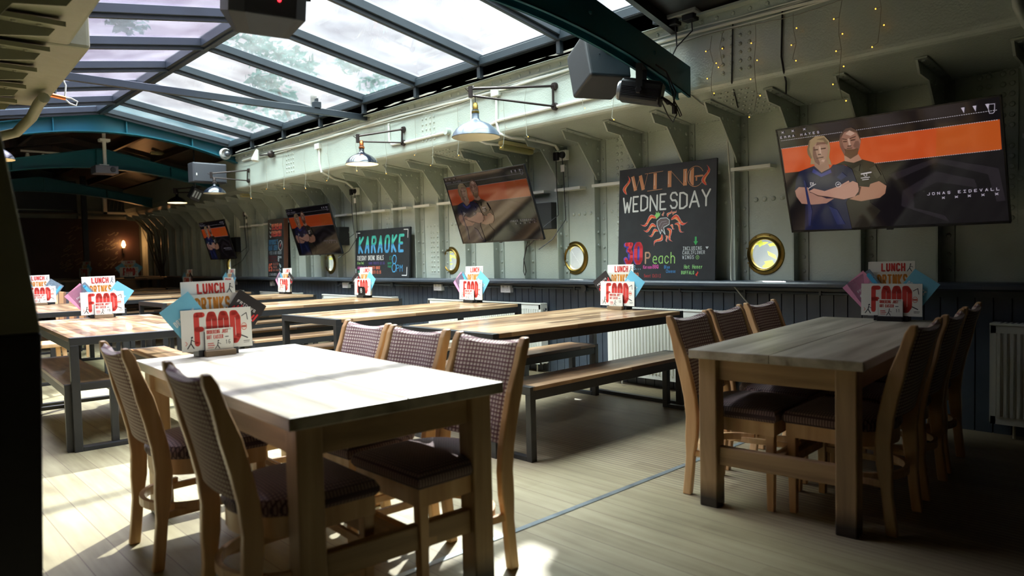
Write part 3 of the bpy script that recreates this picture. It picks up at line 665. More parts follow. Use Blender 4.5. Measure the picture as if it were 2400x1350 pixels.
def steel_bench(label, L=1.84, W=.31, h=.45, group='steel-framed benches'):
    t = thing('steel_bench', label, 'bench', (0, 0, 0), 0, group); e = .045
    m = MB(); m.box((-L/2+e*.5, -W/2, h-.024), (L/2-e*.5, W/2, h)); m.build('seat', ACACIAD, t, local=True, bevel=.002)
    for sx in (-1, 1):
        x = sx*(L/2-e/2); m = MB(); m.box((x-e/2, -W/2, h-.05), (x+e/2, W/2, h+.001)); m.build('top_bar', BLACK, t, local=True, bevel=.003)
        m = MB(); m.box((x-e/2, -W/2+e, 0), (x+e/2, W/2-e, .028)); m.build('foot_bar', BLACK, t, local=True, bevel=.003)
        for sy in (-1, 1): y = sy*(W/2-e/2); m = MB(); m.box((x-e/2, y-e/2, 0), (x+e/2, y+e/2, h-.048)); m.build('leg', BLACK, t, local=True, bevel=.003)
    for sy in (-1, 1): y = sy*(W/2-.018); m = MB(); m.box((-L/2+e, y-.016, h-.08), (L/2-e, y+.016, h-.024)); m.build('side_rail', BLACK, t, local=True, bevel=.003)
    return t
ST0 = steel_table('x'); SB0 = steel_bench('x'); used = [0, 0]
def put(p, k, x, y, r, lb):
    o = p if not used[k] else dup(p); used[k] = 1
    o.location = (x, y, 0); o.rotation_euler = (0, 0, r); o['label'] = lb; return o
ordn = ['first', 'second', 'third', 'fourth', 'fifth', 'sixth', 'seventh']
for i, yc in enumerate((3.655, 5.52, 7.58, 9.70, 11.8, 13.9, 16.0)):
    w = ordn[i]
    put(ST0, 0, 3.86, yc, .004, 'brown plank-topped steel table, %s in the row along the hull wall from the camera' % w)
    put(SB0, 1, 3.84, yc-.54, .004, 'plank bench along the near side of the %s wall-row table' % w)
    put(SB0, 1, 3.84, yc+.46, .004, 'plank bench on the far side of the %s wall-row table' % w)
for x, y, w in ((1.60, 6.36, 'nearest'), (1.86, 9.68, 'middle'), (2.1, 12.9, 'farthest')):
    o = put(ST0, 0, x, y, PI/2-.06, '%s of three steel-framed tables at the left side, dappled with sunlight' % w if w != 'farthest' else 'farthest of three steel-framed tables at the left side, in shade')
    put(SB0, 1, x-.36, y-.05, PI/2-.06, 'plank bench on the left side of the %s left-side table' % w)
    put(SB0, 1, x+.42, y+.0, PI/2-.06, 'plank bench on the right side of the %s left-side table' % w)
t = thing('bar_table', 'tall dark table far back before the mural wall', 'table', (4.05, 16.95, 0))
m = MB(); m.box((-.9, -.35, .93), (1.1, .35, .97)); m.build('tabletop', ACACIAD, t, local=True)
for sx in (-.8, 1.0):
    for sy in (-.28, .28): m = MB(); m.box((sx-.03, sy-.03, 0), (sx+.03, sy+.03, .93)); m.build('leg', BLACK, t, local=True)

# ================================================================ MENUS
RED, ORNG, INKB, PINK, CYAN = (205, 58, 48), (214, 138, 44), (46, 46, 50), (226, 150, 184), (120, 190, 214)
def card(name, label, cat, loc, rot, w, h, th, col, group, tilt=0, lean=.0, x=0, y=0, z=0, letters=None):
    """one upright card; its front faces local -y; x,y,z offset in the stand's frame"""
    c, s = math.cos(rot), math.sin(rot); L = (loc[0]+c*x-s*y, loc[1]+s*x+c*y, loc[2]+z)
    t = thing(name, label, cat, L, rot, group); t.rotation_euler = (Matrix.Rotation(rot, 3, 'Z') @ Matrix.Rotation(-lean, 3, 'X') @ Matrix.Rotation(tilt, 3, 'Y')).to_euler()
    m = MB(); m.box((-w/2, 0, 0), (w/2, th, h)); m.build('sheet', col, t, local=True)
    if letters:
        for nm, rgb, fn in letters:
            m = MB(); fn(m, lambda a, b: (a, -.0006, b)); m.build(nm, ink(rgb), t, local=True, normals=False)
    return t
def fig(m, f, x, y, k):     # small printed figure
    line(m, [(x, y), (x+.3*k, y+.45*k)], .09*k, f); line(m, [(x+.55*k, y), (x+.3*k, y+.45*k), (x+.38*k, y+.8*k)], .1*k, f); line(m, [(x+.38*k, y+.75*k), (x+.7*k, y+.55*k)], .07*k, f); line(m, [(x+.40*k, y+.95*k), (x+.44*k, y+1.0*k)], .16*k, f)
def L_food(m, f): strokes(m, 'FOOD', -.115, .022, .170, .0555, .0265, f, gap=.07)
def L_food2(m, f):
    fig(m, f, -.15, .015, .055); line(m, [(.125, .16), (.15, .175), (.155, .14)], .004, f); line(m, [(.12, .06), (.15, .045)], .006, f); line(m, [(.13, .03), (.16, .03)], .003, f); line(m, [(.13, .022), (.158, .022)], .002, f)
def L_food3(m, f): line(m, [(.135+.014*math.cos(a), .105+.018*math.sin(a)) for a in [PI*2*i/10 for i in range(11)]], .003, f); line(m, [(.127, .105), (.143, .105)], .012, f); line(m, [(-.158, .05), (-.15, .04), (-.158, .03)], .003, f)
def L_lunch(m, f): strokes(m, 'LUNCH', -.058, .283, .054, .0255, .0100, f, gap=.12)
def L_lunch2(m, f): fig(m, f, .092, .284, .045)
def L_drink(m, f): strokes(m, 'DRINKS', -.085, .188, .078, .0265, .0112, f, gap=.12)
def L_card(m, f): strokes(m, 'ORDERING JUST', -.062, .082, .020, .0072, .0032, f, gap=.15); strokes(m, 'GOT EASIER', -.062, .056, .020, .0072, .0032, f, gap=.15); line(m, [(-.057, .034), (-.03, .034)], .004, f); line(m, [(-.057, .024), (-.026, .024)], .004, f); line(m, [(-.057, .013), (-.03, .013)], .003, f)
def L_card2(num):
    def g(m, f):
        fig(m, f, -.022, .006, .04); strokes(m, num, .03, .026, .021, .0105, .0025, f); line(m, [(.03, .063), (.045, .063)], .004, f); line(m, [(.035, .1), (.06, .1)], .002, f)
    return g
def L_dock(m, f): strokes(m, 'DRY DOCK', -.068, .115, .032, .0125, .0048, f, gap=.25)
def L_scream(m, f): strokes(m, 'SCREAM', -.062, .085, .038, .0165, .005, f, gap=.25); strokes(m, 'FRIDAYS', -.062, .16, .016, .0125, .003, f, gap=.3)
def L_scream2(m, f):
    for i in range(9): line(m, [(-.065+.016*i, .12), (-.06+.016*i, .135+.012*(i % 3))], .009, f)
def L_party(m, f): strokes(m, 'FREE POOL', -.06, .135, .016, .010, .003, f, gap=.3); line(m, [(-.055, .11), (.05, .11)], .02, f)
def L_partyb(m, f): line(m, [(.058, .004), (.058, .196)], .026, f)
GREYB = mat('flyer_greyblue', (108, 128, 142), .6, var=(90, .5)); CYANM = mat('flyer_cyan', (112, 186, 212), .5); PINKM = mat('flyer_pink', (224, 150, 184), .55); BLK = mat('flyer_black', (40, 36, 36), .5); BASEB = mat('stand_black', (26, 26, 27), .4)
TCARD = mat('card_back_black', (22, 22, 24), .3)
def menu_set(desc, x, y, z, rot, num, flyers, base=BASEB, black_card=False):
    G = 'menu stands on the tables'; loc = (x, y, z)
    t = thing('menu_stand', 'small block stand holding the menus on %s' % desc, 'menu stand', loc, rot, G)
    m = MB(); m.box((-.1, -.03, 0), (.1, .055, .034)); m.build('base', BASEB, t, local=True, bevel=.003)
    m = MB(); m.box((-.075, -.062, 0), (.075, -.031, .030)); m.build('front_block', base, t, local=True, bevel=.003)
    m = MB(); m.box((-.072, -.036, .030), (.072, -.0305, .125)); m.build('card_holder', TCARD, t, local=True)
    tc = thing('table_number_card', ('black table number card reading %s' if black_card else 'white ordering card numbered %s')% (num or '') .strip()+' on %s' % desc if num else 'white ordering card on %s' % desc, 'number card', loc, rot, G)
    c, s = math.cos(rot), math.sin(rot); yy = -.0395; tc.location = (x-s*yy, y+c*yy, z+.031)
    m = MB(); m.box((-.070, 0, 0), (.070, .002, .108)); m.build('sheet', TCARD if black_card else PAPER, tc, local=True)
    if black_card:
        m = MB(); strokes(m, num, -.018, .03, .055, .036, .006, lambda a, b: (a, -.0006, b)); m.build('lettering', ink((230, 230, 226)), tc, local=True, normals=False)
    else:
        m = MB(); L_card(m, lambda a, b: (a, -.0006, b)); m.build('red_lettering', ink(RED), tc, local=True, normals=False)
        m = MB(); L_card2(num or '')(m, lambda a, b: (a, -.0006, b)); m.build('dark_print', ink(INKB), tc, local=True, normals=False)
    card('food_menu', 'wide white menu headed FOOD in the stand on %s' % desc, 'menu', loc, rot, .35, .205, .006, PAPER, 'food menus', 0, .04, 0, -.024, .032, [('red_lettering', RED, L_food), ('dark_print', INKB, L_food2), ('red_print', (214, 120, 104), L_food3)])
    card('drinks_menu', 'white menu headed DRINKS behind the food menu on %s' % desc, 'menu', loc, rot, .285, .282, .004, PAPERD, 'drinks menus', -.02, .05, 0, .014, .030, [('orange_lettering', ORNG, L_drink)])
    card('lunch_menu', 'white menu headed LUNCH standing highest in the stand on %s' % desc, 'menu', loc, rot, .27, .348, .004, PAPER, 'lunch menus', -.01, .06, -.01, .030, .030, [('red_lettering', RED, L_lunch), ('dark_print', INKB, L_lunch2)])
    for i, (k, sd) in enumerate(flyers):
        tl = (.62 if sd > 0 else -.62)+(.0 if k != 'pink' else sd*.12); xx = .068*sd+(.0 if k != 'pink' else sd*.012); yy = -.008+.004*i+(.004 if k == 'pink' else 0)
        nm, colr, ls = {'cyan': ('pale blue', CYANM, [('white_lettering', (228, 236, 236), L_dock)]), 'pink': ('pink', PINKM, None), 'grey': ('grey-blue', GREYB, [('white_lettering', (220, 226, 228), L_party), ('blue_band', (76, 176, 222), L_partyb)]),
              'black': ('black and red', BLK, [('white_lettering', (232, 226, 222), L_scream), ('red_print', (214, 48, 52), L_scream2)])}[k]
        card('flyer', '%s flyer leaning %s in the menu stand on %s' % (nm, 'right' if sd > 0 else 'left', desc), 'flyer', loc, rot, .17, .225, .0015, colr, 'flyers in the menu stands', tl, .03, xx, yy, .098, ls)
MS = -PI/2
menu_set('the sunlit pine table', 1.375, 3.66, .76, -.02, '16', (('cyan', -1), ('black', 1)), HOLDWOOD)
menu_set('the nearest left-side steel table', 1.72, 7.28, .761, -.05, '15', (('pink', -1), ('grey', -1), ('cyan', 1)), HOLDWOOD)
menu_set('the middle left-side steel table', 1.80, 10.58, .761, -.05, '14', (('cyan', -1), ('grey', 1)), HOLDWOOD)
menu_set('the shaded pine table', 4.86, 1.62, .76, MS+.12, '11', (('pink', -1), ('grey', -1), ('cyan', 1)))
for nm, yy, num, fl in (('first', 3.74, '10', (('black', -1), ('cyan', 1))), ('second', 5.66, '9', (('pink', -1), ('grey', -1), ('cyan', 1))), ('third', 7.77, '8', (('black', -1), ('cyan', 1))),
                        ('fourth', 9.95, '7', (('pink', -1), ('grey', -1), ('black', 1))), ('fifth', 12.02, '6', (('cyan', -1), ('grey', 1))), ('sixth', 14.02, '5', (('cyan', -1), ('black', 1)))):
    menu_set('the %s wall-row table' % nm, 4.77, yy, .761, MS+.03, num, fl, HOLDWOOD if num == '10' else BASEB, num == '8')
menu_set('the far bar table right end', 4.50, 16.75, .97, -.4, '', (('cyan', -1), ('cyan', 1)))
menu_set('the far bar table left end', 3.72, 17.0, .97, MS+.3, '', (('cyan', 1),))

# ================================================================ ALONG THE HULL WALL
def radiator(y0, y1, label):
    t = thing('radiator', label, 'radiator', (5.33, (y0+y1)/2, .1), 0, 'white radiators along the hull wall'); z0, z1 = .09, .73
    m = MB(); n = int((y1-y0-.06)/.035); d = (y1-y0-.06)/n; pts = []
    for i in range(n):
        y = y0+.03+i*d
        for a, x in ((0, 5.293), (.16, 5.293), (.3, 5.278), (.72, 5.278), (.86, 5.293)): pts.append((x, y+a*d))
    pts.append((5.293, y1-.03)); v = [(x, y, z) for z in (z0+.05, z1-.06) for x, y in pts]; k = len(pts)
    m.add(v, [(i, i+1, k+i+1, k+i) for i in range(k-1)])
    m.box((5.286, y0, z0), (5.30, y1, z0+.05)); m.box((5.286, y0, z1-.06), (5.30, y1, z1-.01)); m.box((5.286, y0, z0), (5.30, y0+.03, z1-.01)); m.box((5.286, y1-.03, z0), (5.30, y1, z1-.01)); m.box((5.296, y0, z0), (5.308, y1, z1-.02))
    m.build('front_panel', WHITE, t)
    m = MB(); m.box((5.37, y0+.01, z0), (5.38, y1-.01, z1-.02)); m.build('rear_panel', WHITE, t)
    m = MB(); m.box((5.28, y0-.004, z1-.012), (5.385, y1+.004, z1+.004)); m.build('top_grille', WHITE, t, bevel=.003)
    sl_ = MB(); y = y0+.05
    while y < y1-.05: sl_.box((5.30, y, z1+.003), (5.37, y+.012, z1+.0055)); y += .03
    sl_.build('grille_slots', BLACKP, t)
    for y in (y0-.003, y1-.002): m = MB(); m.box((5.285, y, z0+.01), (5.384, y+.005, z1)); m.build('side_panel', WHITE, t)
    m = MB(); m.lathe([(.001, -.03), (.014, -.03), (.016, -.012), (.012, 0), (.001, 0)], (5.33, y0-.004, z1-.06), 1, 12); m.build('valve', mat('chrome', (200, 200, 200), .15, 1), t, smooth=True)
    m = MB()
    for y in (y0+.12, y1-.12): m = MB(); m.box((5.376, y-.015, .12), (5.42, y+.015, .7)); m.build('bracket', WHITE, t); m = MB(); m.tube([(5.34, y, .1), (5.34, y, 0)], .009, 6); m.build('pipe_tail', WHITE, t)
for a, b, l in ((3.02, 4.28, 'white radiator behind the first wall-row table, under the tall chalkboard'), (5.17, 7.12, 'long white radiator behind the second wall-row table with a valve at its end'),
                (7.92, 9.80, 'white radiator behind the third and fourth wall-row tables'), (10.6, 12.0, 'white radiator behind the fifth wall-row table'),
                (12.9, 13.95, 'short white radiator far along the wall below the farthest screen'), (14.9, 16.9, 'farthest radiator at the dark end of the hull wall'), (-.25, 1.18, 'shadowed radiator at the right edge of the view behind the chairs')):
    radiator(a, b, l)
# conduit with boxes and sockets
def conduit(y0, y1, label, boxes):
    t = thing('conduit', label, 'conduit', (5.40, (y0+y1)/2, .89)); m = MB(); m.tube([(5.397, y0, .893), (5.397, y1, .893)], .0115, 8)
    m.build('pipe', SLATE, t, smooth=True)
    y = y0+.3
    while y < y1: m = MB(); m.box((5.38, y-.008, .877), (5.418, y+.008, .909)); m.build('clip', SLATE, t); y += .62
    for y in boxes: m = MB(); m.lathe([(.001, -.03), (.034, -.03), (.037, -.024), (.037, .016)], (5.40, y, .893), 0, 20); m.build('round_box', SLATE, t, smooth=True)
conduit(2.0, 5.7, 'slate-painted conduit below the rail between the right-hand screen and the second table', (2.01, 4.65))
conduit(5.9, 9.6, 'slate-painted conduit below the rail under the KARAOKE board', (8.05, 9.51))
conduit(11.8, 13.2, 'slate-painted conduit far along the dado past the SCREAM board', ())
def socket(y, w, label):
    t = thing('power_socket', label, 'socket', (5.40, y, .87), 0, 'white sockets on the dado'); m = MB(); m.box((5.372, y-w/2, .832), (5.418, y+w/2, .912)); m.build('box', WHITEP, t, bevel=.004)
    m = MB(); m.box((5.364, y-w/2, .832), (5.372, y+w/2, .912)); m.build('face_plate', WHITEP, t, bevel=.003)
    m = MB()
    for c in ((-.035, .035) if w > .1 else (0,)):
        m.box((5.3632, y+c-.003, .880), (5.3645, y+c+.003, .889)); 
        for q in (-.011, .011): m.box((5.3632, y+c+q-.003, .855), (5.3645, y+c+q+.003, .860))
        m.box((5.3625, y+c-.006, .896), (5.3645, y+c+.006, .905))
    m.build('pin_holes', BLACKP, t)
for y, w, l in ((5.79, .155, 'white double socket above the second table, right of its menu stand'), (7.03, .155, 'white double socket between the second and third menu stands'), (9.25, .15, 'white double socket left of the KARAOKE board'),
                (11.72, .09, 'white single socket under the SCREAM FRIDAYS board'), (13.31, .09, 'farthest white socket, beyond the SCREAM FRIDAYS board'), (1.93, .03, 'small cable hook box at the end of the conduit beside the right menu stand')): socket(y, w, l)

# ---------------------------------------------------------------- screens
TVP = {'band': [(.015, .816), (.988, .819), (.987, .589), (.014, .586)], 'band2': [(.747, .817), (.987, .818), (.987, .589), (.733, .587)],
 'hex1': [(.52, .474), (.732, .578), (.97, .445), (.986, .185), (.953, .18), (.928, .405), (.73, .539), (.55, .423)],
 'hex2': [(.575, .325), (.726, .468), (.876, .374), (.883, .303), (.729, .378), (.622, .291), (.619, .17), (.743, .092), (.762, .035), (.563, .194)],
 'whair': [(.152, .782), (.169, .857), (.203, .89), (.246, .883), (.267, .831), (.268, .768), (.256, .688), (.264, .613), (.244, .627), (.156, .643), (.164, .691), (.152, .738)],
 'wface': [(.183, .796), (.206, .834), (.252, .827), (.258, .77), (.249, .704), (.229, .644), (.202, .624), (.183, .658), (.176, .718)],
 'wneck': [(.179, .668), (.247, .665), (.251, .586), (.207, .556), (.174, .59)],
 'wshirt': [(.094, .588), (.174, .624), (.207, .556), (.25, .581), (.27, .617), (.327, .602), (.358, .558), (.372, .449), (.308, .261), (.319, .012), (.074, .022), (.1, .274), (.054, .404), (.068, .505)],
 'wcollar': [(.169, .6), (.206, .544), (.255, .576), (.258, .546), (.203, .515), (.16, .567)],
 'mface': [(.317, .824), (.343, .898), (.373, .919), (.401, .885), (.417, .793), (.406, .73), (.391, .681), (.358, .652), (.332, .688), (.317, .767)],
 'mhair': [(.315, .815), (.324, .875), (.355, .919), (.381, .922), (.406, .888), (.419, .792), (.413, .812), (.402, .87), (.374, .896), (.345, .889)],
 'mbeard': [(.325, .756), (.345, .738), (.38, .73), (.407, .748), (.394, .68), (.358, .649), (.331, .688)],
 'mneck': [(.33, .693), (.397, .684), (.41, .63), (.37, .612), (.328, .636)],
 'mshirt': [(.278, .611), (.328, .639), (.37, .612), (.41, .635), (.463, .597), (.493, .507), (.51, .4), (.435, .411), (.422, .248), (.467, .165), (.398, .012), (.313, .013), (.308, .261), (.372, .449), (.358, .558), (.327, .602)],
 'marm': [(.435, .411), (.477, .429), (.508, .382), (.498, .316), (.471, .281), (.382, .262), (.326, .289), (.372, .323), (.383, .399), (.428, .383)],
 'warm1': [(.055, .409), (.079, .442), (.127, .43), (.131, .384), (.214, .312), (.252, .307), (.21, .267), (.136, .264), (.08, .281), (.058, .352)],
 'warm2': [(.129, .394), (.157, .416), (.21, .383), (.278, .414), (.336, .46), (.34, .444), (.3, .416), (.356, .452), (.378, .429), (.38, .361), (.355, .31), (.3, .292), (.216, .332), (.173, .348)]}
TVF = [[(.186, .775), (.208, .774), (.207, .763), (.186, .764)], [(.222, .777), (.247, .777), (.246, .766), (.222, .767)], [(.193, .695), (.229, .7), (.229, .691), (.194, .688)], [(.204, .728), (.22, .729), (.219, .72), (.204, .719)],
       [(.333, .84), (.355, .827), (.354, .82), (.332, .831)], [(.368, .832), (.398, .844), (.398, .836), (.369, .824)], [(.336, .815), (.354, .811), (.353, .801), (.335, .805)], [(.372, .817), (.394, .819), (.394, .809), (.372, .806)],
       [(.353, .769), (.371, .77), (.371, .76), (.353, .76)], [(.348, .749), (.374, .748), (.373, .741), (.349, .743)]]
SCREENS = {}
def scol(rgb, k):
    key = (rgb, k)
    if key not in SCREENS: SCREENS[key] = mat('screen_%d_%d_%d_%d' % (*rgb, int(k*100)), (3, 3, 4), .08, emit=(rgb, k), spec=.6)
    return SCREENS[key]
def tv(label, x, y, z, yaw, tilt, K):
    w, h = 1.30, .735
    t = thing('television', label, 'screen', (x, y, z), yaw-PI/2, 'wall screens', rx=tilt); px = lambda u, v, q=0: ((u-.5)*w, -.002-.0004*q, (v-.5)*h)
    m = MB(); m.box((-w/2, .001, -h/2), (w/2, .022, h/2)); m.build('panel', BLACKP, t, local=True, bevel=.004)
    m = MB(); m.box((-w*.36, .022, -h*.42), (w*.36, .055, h*.2)); m.build('rear_housing', BLACKP, t, local=True, bevel=.01)
    m = MB(); b = .009
    for a, c in (((-w/2, -.006, -h/2), (w/2, .002, -h/2+b*1.6)), ((-w/2, -.006, h/2-b), (w/2, .002, h/2)), ((-w/2, -.006, -h/2), (-w/2+b, .002, h/2)), ((w/2-b, -.006, -h/2), (w/2, .002, h/2))): m.box(a, c)
    m.box((-.02, -.008, -h/2-.008), (.02, .004, -h/2+.004)); m.build('bezel', mat('bezel_black', (24, 25, 26), .25), t, local=True)
    m = MB(); m.flat([(.006, .01), (.994, .01), (.994, .992), (.006, .992)], lambda u, v: px(u, v, 0)); scr = m.build('display', scol((22, 19, 22), K), t, local=True, normals=False)
    q = [0]
    def pic(nm, polys, rgb, k=1.0):
        q[0] += 1; m = MB(); lv = q[0]
        for p in polys: m.flat(p, lambda u, v: px(u, v, lv))
        o = m.build(nm, scol(rgb, K*k), scr, local=True, normals=False); return o
    def write(nm, fn, rgb):
        q[0] += 1; m = MB(); lv = q[0]; fn(m, lambda u, v: px(u, v/h*w, lv)); m.build(nm, scol(rgb, K), scr, local=True, normals=False)
    hw = h/w
    pic('chevrons', [TVP['hex1'], TVP['hex2']], (40, 35, 40))
    pic('orange_band', [TVP['band']], (206, 82, 36)); pic('orange_block', [TVP['band2']], (196, 88, 34))
    def dots(m, f):
        for v, a, b in ((.892, .02, .985), (.818, .015, .985), (.588, .4, .985)):
            n = int((b-a)*110)
            for i in range(n): u = a+(b-a)*i/n; line(m, [(u, v*hw), (u+.004, v*hw)], .0022, f)
    write('dotted_lines', dots, (206, 198, 206))
    pic('man_shirt', [TVP['mshirt']], (40, 36, 30)); pic('man_neck', [TVP['mneck']], (176, 130, 108)); pic('man_arm', [TVP['marm']], (172, 124, 100)); pic('man_face', [TVP['mface']], (156, 112, 94)); pic('man_hair', [TVP['mhair']], (84, 62, 50)); pic('man_beard', [TVP['mbeard']], (96, 66, 48))
    pic('woman_hair', [TVP['whair']], (158, 132, 98)); pic('woman_neck', [TVP['wneck']], (158, 122, 102)); pic('woman_face', [TVP['wface']], (168, 130, 110)); pic('woman_shirt', [TVP['wshirt']], (26, 30, 58)); pic('woman_collar', [TVP['wcollar']], (52, 58, 128))
    pic('woman_lower_arm', [TVP['warm1']], (172, 126, 110)); pic('woman_upper_arm', [TVP['warm2']], (188, 140, 122)); pic('face_shade', [[(.183, .796), (.192, .80), (.196, .72), (.206, .65), (.202, .624), (.183, .658), (.176, .718)], [(.206, .834), (.252, .827), (.25, .808), (.225, .812), (.2, .806)],
         [(.317, .824), (.33, .86), (.332, .78), (.34, .72), (.332, .688), (.317, .767)], [(.38, .76), (.392, .80), (.406, .80), (.412, .77), (.406, .73), (.385, .745)]], (120, 82, 70))
    pic('face_light', [[(.212, .72), (.214, .795), (.222, .795), (.222, .722)], [(.36, .765), (.358, .83), (.366, .83), (.37, .765)], [(.35, .872), (.372, .90), (.396, .868), (.374, .85)], [(.214, .66), (.222, .675), (.236, .672), (.228, .65)]], (200, 162, 142))
    pic('hair_strands', [[(.152, .782), (.169, .857), (.174, .85), (.162, .78), (.17, .70), (.164, .691), (.152, .738)], [(.206, .86), (.246, .87), (.262, .82), (.255, .80), (.24, .845)]], (120, 98, 72))
    pic('shirt_folds', [[(.11, .5), (.118, .5), (.13, .2), (.11, .06), (.1, .06), (.112, .25)], [(.28, .5), (.31, .54), (.33, .5), (.30, .47)], [(.22, .24), (.26, .2), (.29, .06), (.25, .06)]], (40, 46, 88))
    pic('man_folds', [[(.44, .55), (.47, .57), (.49, .48), (.47, .45)], [(.36, .56), (.40, .59), (.39, .53)]], (62, 58, 48))
    pic('face_features', TVF, (70, 44, 38))
    pic('arm_shading', [[(.129, .394), (.173, .34), (.216, .325), (.3, .286), (.3, .292), (.216, .332), (.173, .350)], [(.383, .399), (.372, .323), (.378, .323), (.392, .392)]], (70, 44, 38))
    def badge(m, f):
        line(m, [(.284+.013*math.cos(a), (.433+.023*math.sin(a))*hw) for a in [PI*2*i/14 for i in range(15)]], .003, f); line(m, [(.280, .433*hw), (.289, .437*hw)], .006, f)
        strokes(m, 'EH', .142, .447*hw, .017, .009, .003, f, gap=.15); line(m, [(.13, .42*hw), (.14, .432*hw), (.171, .457*hw)], .004, f)
        line(m, [(.402, .508*hw), (.447, .515*hw)], .007, f); line(m, [(.42+.007*math.cos(a), (.496+.012*math.sin(a))*hw) for a in [PI*2*i/10 for i in range(11)]], .003, f); line(m, [(.398, .472*hw), (.438, .474*hw)], .004, f); line(m, [(.403, .455*hw), (.432, .457*hw)], .004, f)
    write('shirt_badges', badge, (198, 190, 190))
    def names(m, f):
        strokes(m, 'EMMA HAYES', .022, .912*hw, .0125, .0105, .0022, f, gap=1.05); strokes(m, 'JONAS EIDEVALL', .682, .273*hw, .0135, .0115, .0022, f, gap=.84)
        for u, v in ((.039, .968), (.093, .968), (.154, .968), (.748, .244), (.801, .244), (.852, .245), (.905, .245), (.957, .245)): line(m, [(u-.005, v*hw-.004), (u+.005, v*hw+.004)], .0026, f); line(m, [(u-.005, v*hw+.004), (u+.005, v*hw-.004)], .0026, f)
        for u in (.858, .902, .949): m.flat([(u-.007, .95*hw), (u+.007, .95*hw), (u+.003, .905*hw)], f)
        line(m, [(a, b*hw) for a, b in ((.956, .945), (.976, .943), (.973, .883), (.967, .874), (.955, .876), (.951, .922), (.956, .945))], .002, f)
    write('names', names, (200, 190, 206))
    # wall arm
    bx = MB(); rx = world_loc(t)
    t2 = thing('screen_bracket', 'dark wall box and arm behind the '+label.split(',')[0].split(' showing')[0], 'bracket', (WX, y-.05, z), 0, 'screen brackets')
    bx.box((5.33, y-.30, z-.22), (5.495, y+.22, z+.05)); bx.build('wall_box', mat('bracket_box', (44, 46, 46), .6) if K < 9 else BLACK, t2, bevel=.004)
    bx = MB(); bx.bar((x+.07, y, z-.05), (5.36, y-.03, z-.06), .06, .09); bx.build('arm', BLACK, t2)
    return t
tv('large lit wall screen at the right showing two people with folded arms', 4.79, 1.645, 1.70, -.012, .318, .27)
tv('second wall screen from the right, between the KARAOKE and WING boards, showing dim figures', 4.77, 5.33, 1.73, -.058, .33, .085)
tv('third wall screen from the right, overlapping the SCREAM board, showing dim figures', 5.07, 9.60, 1.68, 0, .281, .085)
tv('farthest wall screen, small and dim at the dark end, showing an orange band', 5.10, 13.36, 1.67, -.03, .272, .10)

# ---------------------------------------------------------------- chalkboards
def board(label, x, y, w, h, tilt, th=.02, side=CHALKB):
    z = .986+h/2*math.cos(tilt)+.001
    t = thing('chalkboard', label, 'chalkboard', (x, y, z), -PI/2, 'chalkboards on the rail', rx=tilt)
    m = MB(); m.box((-w/2, 0, -h/2), (w/2, th, h/2)); m.build('panel', CHALKB, t, local=True, bevel=.003)
    f = lambda u, v: (u-w/2, -.0008, v-h/2)
    def part(nm, rgb, fn, lv=0):
        m = MB(); fn(m, lambda u, v: (u-w/2, -.0008-.0005*lv, v-h/2)); m.build(nm, ink(rgb, .75), t, local=True, normals=False)
    return t, part
def flame(P, Q, wd, side=1, n=8):
    """curved tapering flame polygon from root P to tip Q"""
    dx, dy = Q[0]-P[0], Q[1]-P[1]; L = math.hypot(dx, dy); nx, ny = -dy/L, dx/L; a, b = [], []
    for i in range(n+1):
        s = i/n; c = side*L*.16*math.sin(2*PI*s); r = wd*math.sin(PI*min(1, s*.9+.1))*(1-s*.55)
        x, y = P[0]+dx*s+nx*c, P[1]+dy*s+ny*c; a.append((x+nx*r, y+ny*r)); b.append((x-nx*r, y-ny*r))
    return a+b[::-1]
W_, H_ = 1.027, 1.031
t, part = board('tall chalkboard reading WING WEDNESDAY with a flaming chicken wing, on the rail', 5.354, 3.668, W_, H_, -.056)
U = lambda u, v: (u*W_, v*H_)
def wing_head(m, f):
    def thick(p, q, w): line_sq(m, U(*p), U(*q), w, f)
    thick((.15, .93), (.185, .80), .036); thick((.235, .93), (.27, .80), .036); thick((.395, .935), (.395, .795), .036); thick((.545, .94), (.545, .80), .038); thick((.70, .94), (.70, .80), .038)
    m.flat([U(.735+.045*math.cos(a)+.05, .868+.075*math.sin(a)) for a in [PI/2+PI*i/12 for i in range(13)]], f); line(m, [U(.80, .868), U(.868, .868)], .016, f); line(m, [U(.81, .868), U(.81, .835)], .014, f)
def line_sq(m, p, q, w, f):
    L = math.hypot(q[0]-p[0], q[1]-p[1]); nx, ny = -(q[1]-p[1])/L*w/2, (q[0]-p[0])/L*w/2
    m.flat([(p[0]+nx, p[1]+ny), (p[0]-nx, p[1]-ny), (q[0]-nx, q[1]-ny), (q[0]+nx, q[1]+ny)], f)
def wing_thin(m, f):
    line(m, [U(.19, .80), U(.235, .93)], .004, f); line(m, [U(.275, .80), U(.315, .94), U(.285, .94)], .004, f)
    line(m, [U(.325, .94), U(.475, .945)], .005, f); line(m, [U(.315, .785), U(.47, .79)], .005, f); line(m, [U(.56, .935), U(.69, .80)], .004, f)
    line(m, [U(.80+.078*math.cos(a), .868+.085*math.sin(a)) for a in [.45+5.55*i/24 for i in range(25)]], .005, f)
part('wing_heading', (214, 152, 112), wing_head); part('heading_lines', (206, 150, 112), wing_thin)
part('heading_highlights', (232, 226, 214), lambda m, f: [line(m, [U(a, .92), U(b, .83)], .005, f) for a, b in ((.145, .17), (.39, .39), (.535, .535), (.703, .703), (.752, .748))], 1)
def wed(m, f):
    xs = [.045, .155, .240, .340, .445, .552, .645, .742, .860]; ws = [.100, .068, .085, .088, .072, .080, .085, .105, .090]
    for i, c in enumerate('WEDNESDAY'): strokes(m, c, xs[i]*W_, (.607+.004*(i % 3)-.005)*H_, .146*H_, ws[i]*W_, .0165, f)
part('wednesday_heading', (222, 226, 224), wed)
